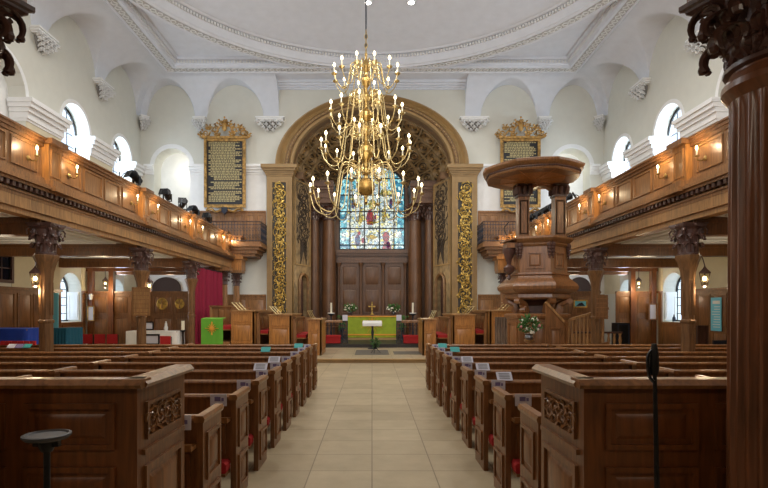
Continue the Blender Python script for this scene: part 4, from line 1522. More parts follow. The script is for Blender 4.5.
sp = make_spot(); first = True
spots = [(-1, y, n) for y, n in ((13.9, 'first'), (16.0, 'second'), (17.3, 'third'), (18.6, 'fourth'), (20.0, 'fifth'))] + \
        [(1, y, n) for y, n in ((16.4, 'first'), (17.6, 'second'), (18.5, 'third'), (19.3, 'fourth'), (20.2, 'fifth'))]
for i, (s, y, n) in enumerate(spots):
    lb = '%s black stage lamp along the %s gallery rail counting from the camera' % (n, SIDE[s])
    loc = (s * (GX[s] + .05), y, 5.12); rz = .5 * s + (i % 3) * .4
    if first: sp.location = loc; sp.rotation_euler = (0, 0, rz); sp['label'] = lb; first = False
    else: clone(sp, lb, loc, rz)

# balconies at the east end


def balcony(s):
    x0, x1 = 4.95, GX[s] + .9
    b = thing('iron_balcony', 'small balcony with wrought iron rail at the east end of the %s gallery' % SIDE[s], 'balcony', (s * (x0 + x1) / 2, 23.3, 4.3))
    yf = 22.7
    m = MB()
    for o, z0, z1 in ((.0, 4.62, 4.74), (.06, 4.52, 4.62), (-.08, 4.4, 4.52), (-.2, 4.24, 4.4), (-.3, 4.12, 4.24)):
        lo, hi = sorted((s * (x0 - o), s * x1)); m.box(lo, hi, yf - o, EY, z0, z1)
    m.build('deck', 'panel', b)
    m = MB()
    def rail(P0, P1, n):
        P0 = Vector(P0); P1 = Vector(P1)
        for z in (4.8, 5.5):
            m.bar(P0 + Vector((0, 0, z)), P1 + Vector((0, 0, z)), .025, .025)
        for i in range(n):
            p = P0.lerp(P1, (i + .5) / n)
            m.bar(p + Vector((0, 0, 4.74)), p + Vector((0, 0, 5.62)), .016, .016)
            dd = (P1 - P0).normalized() * .05
            for zz in (5.0, 5.3):
                m.tube([p + dd * math.cos(q * .8) + Vector((0, 0, zz + .08 * math.sin(q * .8))) for q in range(8)], .009, 4)
    rail((s * x1, yf + .05, 0), (s * x0, yf + .05, 0), 17)
    rail((s * x0, yf + .05, 0), (s * x0, EY - .05, 0), 12)
    m.build('railing', 'iron', b)
    m = MB().tube([(s * x1, yf + .05, 5.64), (s * x0, yf + .05, 5.64), (s * x0, EY, 5.64)], .03, 6)
    m.build('handrail', 'dark', b)


balcony(-1); balcony(1)

# benefaction boards


def board(s, x0, x1, z0, z1, zc, lab):
    cx = (x0 + x1) / 2
    t = thing('benefaction_board', lab, 'wall board', (cx, EY - .1, z0), 'benefaction boards')
    y = EY - .3
    def P(u, v, o): return (u, y - o, v)
    MB().box(x0 + .3, x1 - .3, y + .05, EY, z0 + .3, z0 + .4).box(x0 + .3, x1 - .3, y + .05, EY, z1 - .4, z1 - .3).build('wall_bracket', 'dark', t)
    MB().box(x0 + .1, x1 - .1, y - .02, y + .05, z0 + .05, z1).build('black_panel', 'board_black', t)
    m = MB(); rnd = random.Random(9 + s)
    z = z1 - .2
    while z > z0 + .25:
        u = x0 + .2
        ind = rnd.choice([0, 0, 0, .25, .1])
        u += ind
        end = x1 - .2 - rnd.choice([0, 0, .1, .3])
        while u < end:
            w = rnd.uniform(.05, .16)
            w = min(w, end - u)
            m.box(u, u + w, y - .026, y - .018, z, z + .052)
            u += w + .025
        z -= .075 if rnd.random() > .12 else .13
    m.build('lettering', 'board_text', t)
    m = MB().panel(P, x0, x1, z0, z1, .11, .09, False)
    m.panel(P, x0 + .1, x1 - .1, z0 + .1, z1 - .1, .03, .11, False)
    m.build('frame', 'gold_dull', t)
    c = MB()
    for sg in (-1, 1):
        for k, (cu, cv, R, a0) in enumerate(((.5, .18, .17, 0), (.26, .33, .17, 1.5), (.62, .1, .1, 3), (.42, .38, .09, 1), (.1, .52, .13, 2), (.2, .14, .1, 0))):
            pts = []
            for q in range(12):
                a = a0 + sg * q / 11 * 8.5; rr = R * (1 - .75 * q / 11)
                pts.append(P(cx + sg * cu * (x1 - x0) * .9 + math.cos(a) * rr, z1 + cv * 1.3 + math.sin(a) * rr, .06 + .05 * q / 11))
            c.tube(pts, [.048 - .002 * q for q in range(12)], 5)
            for q in range(5):
                a = a0 + q * 1.25
                p = P(cx + sg * cu * (x1 - x0) * .9 + math.cos(a) * R, z1 + cv * 1.3 + math.sin(a) * R, .08)
                c.tube([p, (p[0] + math.cos(a) * .06, p[1] - .04, p[2] + .06), (p[0] + math.cos(a + 1) * .11, p[1], p[2] + .05)], [.04, .055, .015], 4)
    c.ball(P(cx, z1 + .5, .12), .15, 10, 7, (.8, .6, 1.3)); c.ball(P(cx, z1 + .8, .12), .08, 8, 5); c.ball(P(cx, z1 + .96, .12), .05, 8, 5)
    c.bar(P(cx - (x1 - x0) * .55, z1 + .04, .08), P(cx + (x1 - x0) * .55, z1 + .04, .08), .16, .09)
    c.build('crest', 'gold_dull', t)
    c = MB()
    for sg in (-1, 1):
        c.tube(spline([P(cx + sg * .15, z0 - .1, .08), P(cx + sg * .4, z0 - .2, .1), P(cx + sg * .62, z0 - .08, .1), P(cx + sg * .85, z0 - .14, .08), P(cx + sg * .72, z0 - .02, .08)], 5), .05, 5)
    c.build('bottom_scroll', 'gold_dull', t)
    MB().prism([(cx - .14, z0 + .0), (cx + .14, z0 + .0), (cx + .13, z0 - .2), (cx, z0 - .34), (cx - .13, z0 - .2)], 'y', y - .16, y - .06).build('shield', 'iron', t)


d_ = EY
board(-1, px(206.5, d_), px(247.5, d_), pz(209, d_), pz(141, d_), 0, 'tall black gilt framed text board with gold crest, on the left of the chancel arch')
board(1, px(498.5, d_), px(538, d_), pz(209, d_), pz(141, d_), 0, 'tall black gilt framed text board with gold crest, behind the pulpit canopy')

# ------------------------------------------------------------------ pews
ROW = [2.9 + .925 * k for k in range(10)]
AISLE = {-1: 1.256, 1: 1.235}
DIV = {-1: 4.05, 1: 3.85}
PH = 1.0


def pew(s, k, inner, label):
    y = ROW[k]; xa = AISLE[s] if inner else DIV[s] + .03; xb = DIV[s] - .03 if inner else 9.3
    t = thing('pew', label, 'pew', (s * xa, y, 0), 'oak pews %s of the aisle' % SIDE[s])
    # aisle end panel, standing forward of the back
    yf = y + .44
    m = MB().box(s * xa, s * (xa + .05), y - .02, yf, 0, PH - .05)
    P = lambda u, v, o: (s * (xa - o), u, v)
    if inner:
        m.panel(P, y + .05, yf - .06, .5, PH - .14, .03, .018).panel(P, y + .05, yf - .06, .1, .42, .03, .018)
    m.build('end_panel', 'pew', t)
    m = MB()
    q = [(-.012, PH - .05), (.06, PH - .05), (.068, PH - .025), (.055, PH), (-.006, PH), (-.018, PH - .025)]
    m.prism([(s * (xa + a), b) for a, b in q], 'y', y - .04, yf + .02)
    m.build('end_cap', 'pew_rail', t)
    m = MB().box(s * (xa + .05), s * xb, y, y + .035, .36, PH - .04)
    if k < 9 and inner:
        n = 2
        L = (xb - xa) / n
        for i in range(n):
            m.panel(lambda u, v, o: (s * u, y - o, v), xa + i * L + .1, xa + (i + 1) * L - .05, .45, .72, .03, .015, False)
    m.build('back', 'pew', t)
    m = MB().prism([(y - .02, PH - .04), (y + .05, PH - .04), (y + .055, PH - .02), (y + .035, PH), (y - .012, PH), (y - .028, PH - .02)], 'x', s * (xa + .05), s * xb)
    m.build('cap_rail', 'pew_rail', t)
    if k < 9:
        MB().box(s * (xa + .05), s * xb, y + .035, y + .40, .42, .45).build('seat', 'pew_rail', t)
    MB().box(s * (xa + .05), s * xb, y - .13, y, .76, .785).box(s * (xa + .05), s * xb, y - .135, y - .115, .785, .81).build('book_shelf', 'pew_rail', t)
    MB().box(s * (xa + .06), s * xb, y - .17, y + .0, .285, .31).build('kneeler_rack', 'pew', t)
    MB().box(s * (xb - .04), s * xb, y + .0, y + .40, 0, PH - .05).build('far_end', 'pew', t)
    return t


NROW = {9: 'front', 8: 'second', 7: 'third', 6: 'fourth', 5: 'fifth', 4: 'sixth', 3: 'seventh', 2: 'eighth', 1: 'ninth'}
for s in (-1, 1):
    for k in range(1, 10):
        if k == 9:
            nm = 'front book-rest pew screen nearest the chancel, %s side, %s'
        else:
            nm = 'oak pew, ' + NROW[k] + ' row from the chancel, %s side, %s'
        pew(s, k, True, nm % (SIDE[s], 'next to the aisle'))
        pew(s, k, False, nm % (SIDE[s], 'out towards the wall'))


def box_pew(s):
    y = ROW[0]; xa = 1.33 if s < 0 else 1.2; y1 = y + .73; xb = 5.2; h = 1.40
    t = thing('box_pew', 'tall dark panelled box pew with carved end panel, rearmost %s of the aisle' % SIDE[s], 'pew', (s * xa, y, 0), 'box pews')
    m = MB().box(s * xa, s * xb, y, y + .05, 0, h - .05)
    P = lambda u, v, o: (s * u, y - o, v)
    for i in range(5):
        a = xa + .12 + i * .62
        m.panel(P, a, a + .52, 1.0, 1.26, .03, .02); m.panel(P, a, a + .52, .1, .9, .03, .02)
    m.build('rear_panel', 'box', t)
    m = MB().box(s * xa, s * (xa + .05), y + .05, y1, 0, h - .05)
    Q = lambda u, v, o: (s * (xa - o), u, v)
    m.panel(Q, y + .1, y1 - .1, 1.03, 1.25, .02, .018, False); m.panel(Q, y + .08, y1 - .08, .12, .88, .035, .02)
    m.box(s * (xa - .02), s * xa, y + .06, y1 - .04, .95, .98)
    e = m.build('end_panel', 'pew', t)
    m = MB()
    f = MB(); foliage(f, Q, y + .12, y1 - .12, 1.05, 1.23, 4, .007, 4, .014)
    f.build('carved_scrollwork', 'pew_rail', e)
    m = MB()
    q = [(-.05, h - .05), (.09, h - .05), (.1, h - .03), (.07, h), (-.03, h), (-.06, h - .03)]
    m.prism([(s * (xa + a), b) for a, b in q], 'y', y - .0, y1 + .03)
    m.build('end_cap', 'pew_rail', t)
    m = MB().prism([(y - .05, h - .05), (y + .09, h - .05), (y + .1, h - .03), (y + .07, h), (y - .03, h), (y - .06, h - .03)], 'x', s * (xa - .045), s * xb)
    m.build('cap_rail', 'pew_rail', t)
    MB().box(s * (xa + .05), s * xb, y + .05, y + .42, .42, .46).build('seat', 'pew', t)
    MB().box(s * (xa + .3), s * xb, y + .05, y + .1, 1.1, 1.13).box(s * (xb - .05), s * xb, y, y1, 0, h - .05).build('inner_rail', 'pew', t)


box_pew(-1); box_pew(1)

# hassocks, service cards and booklets at the aisle ends


def hassock():
    t = thing('hassock', '', 'hassock', (0, 0, 0), 'red hassocks at the pew ends')
    MB().prism([(-.15, .0), (.15, .0), (.16, .02), (.16, .075), (.14, .095), (-.14, .095), (-.16, .075), (-.16, .02)], 'y', -.07, .07).build('cushion', 'red', t)
    MB().tube([(-.03, 0, .09), (-.02, 0, .12), (.02, 0, .12), (.03, 0, .09)], .007, 5).build('hanging_loop', 'red', t)
    return t


def card():
    t = thing('service_card', '', 'card', (0, 0, 0), 'printed cards on the pew ends')
    MB().box(-.075, .075, -.003, .003, -.105, .005).build('sheet', 'paper', t)
    MB().box(-.035, .02, -.005, -.003, -.06, -.02).box(.028, .05, -.005, -.003, -.06, -.03).build('picture_print', 'paper_v', t)
    return t


H0 = hassock(); C0 = card(); fh = fc = True
for s in (-1, 1):
    for k in range(1, 9):
        y = ROW[k]
        lb = 'red hassock on the rack behind the %s pew from the chancel, %s of the aisle' % (NROW[k], SIDE[s])
        loc = (s * (AISLE[s] + .215), y - .08, .31)
        if fh: H0.location = loc; H0['label'] = lb; fh = False
        else: clone(H0, lb, loc)
    for k in range(1, 10):
        y = ROW[k]
        lb = 'violet and white printed card on the %s pew from the chancel, %s of aisle' % (NROW[k], SIDE[s])
        loc = (s * (AISLE[s] + .155), y - .045, PH + .004)
        if fc: C0.location = loc; C0['label'] = lb; fc = False
        else: clone(C0, lb, loc)
for (x, k, c, lb) in ((-1.44, 4, 'paper', 'pale booklet propped on the sixth pew from the chancel, left side'),
                      (-1.44, 5, 'paper', 'pale booklet propped on the fifth pew from the chancel, left side'),
                      (1.47, 3, 'paper', 'pale booklet propped on the seventh pew from the chancel, right side'),
                      (1.43, 4, 'paper', 'pale booklet propped on the sixth pew from the chancel, right side'),
                      (1.40, 5, 'paper', 'pale booklet propped on the fifth pew from the chancel, right side'),
                      (-1.95, 7, 'teal', 'teal card propped on the third pew from the chancel, left side'),
                      (-1.48, 8, 'teal', 'teal card propped on the second pew from the chancel, left side'),
                      (1.52, 7, 'teal', 'teal card propped on the third pew from the chancel, right side'),
                      (1.42, 8, 'teal', 'teal card propped on the second pew from the chancel, right side')):
    y = ROW[k]
    w_ = .085
    b = MB().prism([(y - .03, PH), (y + .05, PH + .085), (y + .06, PH + .08), (y - .02, PH - .003)], 'x', x - w_, x + w_)
    if c == 'paper':
        o = thing('booklet', lb, 'booklet', (x, y, PH), 'booklets on the pew tops')
        b.build('cover', 'paper', o)
        m = MB()
        for i in range(4):
            t0 = .2 + i * .18
            yy = y - .03 + .08 * t0; zz = PH + .085 * t0
            m.add([(x - w_ * .7, yy - .002, zz + .003), (x + w_ * .7, yy - .002, zz + .003), (x + w_ * .7, yy + .004, zz + .01), (x - w_ * .7, yy + .004, zz + .01)], [(0, 1, 2, 3)])
        m.build('printed_lines', 'steel', o)
    else:
        tag(b.build('teal_card', 'teal'), lb, 'card', 'teal cards on the pew tops')

# ------------------------------------------------------------------ foreground columns


def big_column(X, Y, label):
    t = thing('fluted_column', label, 'column', (X, Y, 0), 'mahogany columns of the west gallery')
    n = 24; r = .23
    def ring(rr, z, deep):
        pts = []
        for i in range(n):
            for j in range(6):
                a = 2 * PI * (i + j / 6) / n
                k = (0, .0, .6, 1, 1, .6)[j]
                pts.append((X + (rr - deep * k) * math.cos(a), Y + (rr - deep * k) * math.sin(a), z))
        return pts
    z0, z1 = .42, 2.86
    zs = [(z0, r * 1.06, 0), (z0 + .05, r * 1.04, 0), (z0 + .1, r * 1.03, .02), (1.2, r * 1.02, .022), (2.0, r * 1.0, .022), (z1 - .06, r * .98, .02), (z1, r * .98, 0)]
    MB().sweep([ring(rr, z, d) for z, rr, d in zs]).build('fluted_shaft', 'mahog', t, smooth=50)
    MB().box(X - .34, X + .34, Y - .26, Y + .26, 0, .18).lathe([(.33, .18), (.35, .22), (.33, .27), (.27, .29), (.27, .32), (.3, .35), (.29, .4), (.245, .43)], (X, Y, 0), 32).build('base', 'mahog', t)
    MB().lathe([(.225, 2.86), (.24, 2.88), (.26, 2.91), (.26, 2.94), (.24, 2.97), (.225, 2.99), (.225, 3.01)], (X, Y, 0), 32).build('astragal', 'mahog', t)
    capital(MB(), (X, Y, 3.0), .225, .5, 8, .49, 0, 26, 4).build('corinthian_capital', 'dark', t)
    MB().box(X - .3, X + .3, Y - .3, Y + .3, 3.5, 3.64).build('impost_block', 'mahog', t)


big_column(2.07, 2.58, 'massive fluted mahogany column with carved leafy capital at the right edge')
big_column(-2.24, 2.58, 'mahogany column whose carved leafy capital shows in the top left corner')
o = MB().box(-WX, WX, -5, 2.9, 3.64, 4.0).box(-WX, WX, 2.75, 2.9, 4.0, 5.0)
tag(o.build('west_gallery', 'oak'), 'west gallery resting on the two mahogany columns above the camera', 'gallery')

# stands in front of the box pews
X, Y = -1.27, 2.0
t = thing('plate_stand', 'thin black stand with a flat round grey plate in front of the left box pew', 'stand', (X, Y, 0))
MB().lathe([(.13, 0), (.13, .015), (.02, .03), (.012, .05), (.012, 1.28)], (X, Y, 0), 16).build('pole', 'black', t)
MB().lathe([(.02, 1.24), (.03, 1.26), (.03, 1.29)], (X, Y, 0), 12).box(X - .05, X + .05, Y - .01, Y + .01, 1.26, 1.29).build('clamp', 'black', t)
MB().lathe([(.0, 1.295), (.075, 1.29), (.085, 1.30), (.085, 1.308), (.075, 1.31), (.07, 1.303), (.001, 1.303)], (X, Y, 0), 32).build('round_plate', 'plate', t)
X, Y = 1.28, 2.3
t = thing('microphone_stand', 'tall thin black microphone stand in front of the right box pew', 'microphone stand', (X, Y, 0))
m = MB().tube([(X + .03, Y, .02), (X + .0, Y, 1.0), (X - .012, Y, 1.62)], [.013, .012, .008], 8); m.build('pole', 'black', t)
m = MB()
for i in range(3):
    a = 2 * PI * i / 3 + .5
    m.tube([(X + .03, Y, .16), (X + .03 + .26 * math.cos(a), Y + .26 * math.sin(a), .01)], .01, 6)
m.build('tripod_foot', 'black', t)
MB().lathe([(.016, 1.5), (.02, 1.53), (.018, 1.6), (.01, 1.64)], (X - .012, Y, 0), 10).tube(spline([(X - .012, Y, 1.62), (X - .04, Y, 1.58), (X - .035, Y, 1.5), (X - .02, Y - .01, 1.47)], 4), .008, 5).build('microphone_clip', 'black', t)

# ------------------------------------------------------------------ pulpit
PX, PY = px(537, 13), 13.0


def pulpit():
    t = thing('pulpit', 'tall six-sided oak pulpit with moulded flaring base and wide sounding board', 'pulpit', (PX, PY, 0))
    A0 = -PI / 2 + math.radians(8)
    def hexa(R, z, n=6, ph=A0): return [(PX + R * math.cos(ph + 2 * PI * i / n), PY + R * math.sin(ph + 2 * PI * i / n), z) for i in range(n)]
    # plinth enclosure
    m = MB()
    prof = [(.8, 0), (.8, .14), (.74, .16), (.74, 1.52), (.8, 1.56), (.82, 1.62), (.76, 1.66), (.45, 1.68)]
    m.sweep([hexa(r, z) for r, z in prof])
    for i in range(6):
        a = Vector(hexa(.745, 0)[i]); b = Vector(hexa(.745, 0)[(i + 1) % 6])
        d = (b - a); L = d.length; d.normalize(); nrm = Vector((d.y, -d.x, 0))
        if nrm.dot(a - Vector((PX, PY, 0))) < 0: nrm = -nrm
        m.panel(lambda u, v, o: tuple(a + d * u + nrm * o + Vector((0, 0, v))), .1, L - .1, .25, 1.45, .05, .025)
    m.build('plinth', 'pulpit', t)
    m = MB().sweep([hexa(r, z) for r, z in ((.36, 1.66), (.36, 1.85), (.45, 1.95), (.62, 2.04))]); m.build('core', 'dark', t)
    # scroll brackets
    for i in range(6):
        a = A0 + i * PI / 3
        m = MB()
        pts = []
        for k in range(14):
            q = k / 13
            rr = .46 + .32 * q ** 1.6 + .03 * math.sin(q * 9); z = 1.70 + .32 * q ** .8
            pts.append((PX + rr * math.cos(a), PY + rr * math.sin(a), z))
        m.tube(pts, [.10 - .03 * k / 13 for k in range(14)], 6)
        for (rr, z, r) in ((.54, 1.75, .085), (.78, 1.97, .075)):
            c = Vector((PX + rr * math.cos(a), PY + rr * math.sin(a), z))
            tn = Vector((-math.sin(a), math.cos(a), 0))
            m.tube([c - tn * .075, c + tn * .075], r, 10)
        m.build('scroll_bracket', 'pulpit', t)
    # flaring base and body
    m = MB()
    prof = [(.6, 2.0), (.76, 2.02), (.8, 2.06), (.78, 2.14), (.84, 2.16), (.92, 2.2), (.98, 2.26), (.99, 2.33), (.95, 2.4), (.86, 2.47), (.78, 2.54), (.75, 2.6), (.79, 2.62), (.78, 2.66), (.72, 2.67)]
    m.sweep([hexa(r, z) for r, z in prof])
    m.build('flared_base', 'pulpit', t, smooth=28)
    m = MB().sweep([hexa(r, z) for r, z in ((.72, 2.6), (.72, 3.4), (.6, 3.42))])
    for i in range(6):
        a = Vector(hexa(.72, 0)[i]); b = Vector(hexa(.72, 0)[(i + 1) % 6])
        d = (b - a); L = d.length; d.normalize(); nrm = Vector((d.y, -d.x, 0))
        if nrm.dot(a - Vector((PX, PY, 0))) < 0: nrm = -nrm
        m.panel(lambda u, v, o: tuple(a + d * u + nrm * o + Vector((0, 0, v))), .17, L - .17, 2.76, 3.16, .03, .03, True)
    m.build('body', 'pulpit', t)
    m = MB().sweep([hexa(r, z) for r, z in ((.74, 3.3), (.78, 3.35), (.76, 3.39), (.83, 3.44), (.86, 3.49), (.84, 3.54), (.6, 3.55))])
    m.build('pulpit_rail', 'panel', t)
    for i in range(6):
        a = A0 + i * PI / 3; m = MB()
        for k, (z, r) in enumerate(((3.33, .07), (3.25, .06), (3.17, .05), (3.09, .04), (3.03, .025))):
            for da in (-.06, .06):
                m.ball((PX + .75 * math.cos(a + da), PY + .75 * math.sin(a + da), z), r, 7, 5)
        m.build('carved_drop', 'dark', t)
    # posts and canopy
    for x in (522.5, 558.5):
        X = px(x, 13.45)
        m = MB().box(X - .14, X + .14, 13.31, 13.59, 3.45, 4.72)
        for sg in (-1, 1):
            m.panel(lambda u, v, o: (X + u, 13.31 - o, v), -.11, .11, 3.72, 4.6, .025, .012, False)
        m.build('post', 'pulpit', t)
        MB().box(X - .17, X + .17, 13.28, 13.62, 3.52, 3.6).build('post_base', 'dark', t)
        m = MB().box(X - .17, X + .17, 13.28, 13.62, 4.7, 4.75).box(X - .2, X + .2, 13.25, 13.65, 5.0, 5.06)
        for i in range(4):
            for j in range(3):
                u = -.14 + .14 * j
                p = [(X + u, 13.3), (X + .18, 13.45 + u), (X - .18, 13.45 + u), (X + u, 13.6)][i]
                m.tube([(p[0], p[1], 4.76), (p[0], p[1] - .02, 4.86), (p[0], p[1] - .05, 4.93), (p[0], p[1] - .03, 4.99)], [.04, .05, .045, .02], 5)
        m.box(X - .12, X + .12, 13.33, 13.57, 4.75, 5.0)
        m.build('post_capital', 'dark', t)
    xa, xb = px(522.5, 13.45) + .14, px(558.5, 13.45) - .14
    m = MB(); pts = arch_pts((xa + xb) / 2, (xb - xa) / 2, 4.72, 12, .26)
    for p, q in zip(pts[:-1], pts[1:]):
        m.prism([q, p, (p[0], 5.06), (q[0], 5.06)], 'y', 13.35, 13.55)
    m.build('back_arch', 'pulpit', t)
    TX, TY = px(532, 12.95), 12.95
    def octo(R, z):
        R = R * .955
        pts = []
        for i in range(64):
            a = 2 * PI * i / 64
            f = (a + math.radians(33)) % (PI / 4) - PI / 8
            k = .965 / math.cos(f * .55)
            if abs(abs(f) - PI / 8) < .07: k += .02
            pts.append((TX + R * k * math.cos(a - PI / 2), TY + R * k * math.sin(a - PI / 2), z))
        return pts
    m = MB().sweep([octo(r, z) for r, z in ((.05, 5.02), (.85, 5.03), (1.1, 5.05), (1.16, 5.07), (1.16, 5.12))])
    for i in range(8):
        a = math.radians(-33 + 45 * i) - PI / 2
        m.bar((TX + .2 * math.cos(a), TY + .2 * math.sin(a), 5.02), (TX + 1.08 * math.cos(a), TY + 1.08 * math.sin(a), 5.04), .03, .02)
    m.build('sounding_board', 'oak_gold', t)
    m = MB().sweep([octo(r, z) for r, z in ((1.1, 5.03), (1.2, 5.03), (1.22, 5.06), (1.19, 5.08), (1.2, 5.14), (1.26, 5.17), (1.31, 5.22), (1.32, 5.27), (1.2, 5.31), (.3, 5.4), (.05, 5.42))])
    m.build('board_cornice', 'panel', t)
    m = MB()
    oc = octo(1.215, 5.115)
    pp = [Vector(oc[i % 64]).lerp(Vector(oc[(i + 1) % 64]), k / 6) for i in range(64) for k in range(6)]
    m.tube(pp, [.026 if i % 2 else .012 for i in range(len(pp))], 5)
    m.build('egg_trim', 'dark', t)
    # side book desk with turned support
    X = px(509, 12.9)
    m = MB().prism([(X - .2, 3.42), (X + .2, 3.52), (X + .2, 3.56), (X - .2, 3.46)], 'y', 12.5, 13.0).box(X - .14, X + .2, 12.55, 12.95, 3.28, 3.4)
    m.build('side_desk', 'pulpit', t)
    MB().lathe([(.02, 2.5), (.05, 2.54), (.03, 2.62), (.12, 2.7), (.14, 2.8), (.05, 2.88), (.07, 3.0), (.16, 3.2), (.16, 3.28)], (X - .04, 12.75, 0), 14).build('turned_support', 'dark', t)
    m = MB().tube(spline([(X - .12, 12.6, 3.56), (X - .2, 12.6, 3.75), (X - .1, 12.55, 3.9)], 4), .012, 5); m.build('reading_lamp', 'black', t)
    # brass lamps on the rail come last
    for x in (538, 549.5):
        pass
    # stair behind
    st = thing('pulpit_stair', 'oak pulpit stair with turned balusters rising behind the pulpit to the right', 'stair', (px(572, 15), 15, 0))
    x0, x1 = px(566, 15), px(604, 15)
    n = 6
    m = MB()
    for i in range(n):
        a = x0 + (x1 - x0) * i / n; b = x0 + (x1 - x0) * (i + 1) / n
        m.box(a, x1, 14.9, 15.8, i * .12, (i + 1) * .12)
    m.build('tread', 'oak', st)
    for i in range(10):
        f = (i + .5) / 10; xx = x0 + (x1 - x0) * f; zb = .12 * (int(f * n) + 1); zt = 1.42 + .35 * f
        MB().lathe([(.03, zb), (.03, zb + .12), (.018, zb + .16), (.045, zb + .34), (.02, zb + .5), (.035, zt - .14), (.03, zt)], (xx, 14.95, 0), 8).build('baluster', 'oak_light', st)
    MB().bar((x0 - .1, 14.95, 1.4), (x1 + .1, 14.95, 1.79), .08, .07).build('handrail', 'oak_light', st)
    MB().bar((x0 - .1, 14.9, .28), (x1 + .1, 14.9, .68), .05, .3).build('stringer', 'pulpit', st)
    MB().lathe([(.06, 0), (.06, 1.3), (.09, 1.34), (.05, 1.42), (.07, 1.5), (.02, 1.58)], (x0 - .08, 14.95, 0), 8).build('newel', 'pulpit', st)
    c = thing('lectern_door', 'low oak panelled desk front standing right of the flower pedestal', 'desk', (px(556, 12), 12, 0))
    a, b = px(546, 11.9), px(564, 11.9)
    m = MB().prism([(a, 0), (b, 0), (b, 1.45), (a + .06, 1.9), (a, 1.9)], 'y', 11.9, 11.96)
    m.panel(lambda u, v, o: (u, 11.9 - o, v), a + .07, b - .04, .2, 1.35, .04, .02)
    m.build('desk_front', 'pulpit', c)
    MB().bar((a, 11.93, 1.93), (b, 11.93, 1.48), .12, .05).build('sloping_top', 'oak_light', c)
    # flower pedestal in front
    p = thing('flower_pedestal', 'slim oak pedestal carrying the flower arrangement in front of the pulpit', 'pedestal', (px(529, 11.6), 11.6, 0))
    X = px(529, 11.65)
    MB().lathe([(.16, 0), (.16, .04), (.06, .08), (.045, .6), (.05, 1.0), (.11, 1.05), (.12, 1.08)], (X, 11.65, 0), 12).build('stem', 'oak_light', p)
    bouquet((X, 11.65, 1.02), .27, .56, 'pink and white flowers with green leaves on a pedestal before the pulpit', 5)


pulpit()
# two candle lamps on the far gallery seen past the pulpit belong to the gallery sconces

# ------------------------------------------------------------------ chandelier
CHX, CHY = px(366, 13.8), 13.8


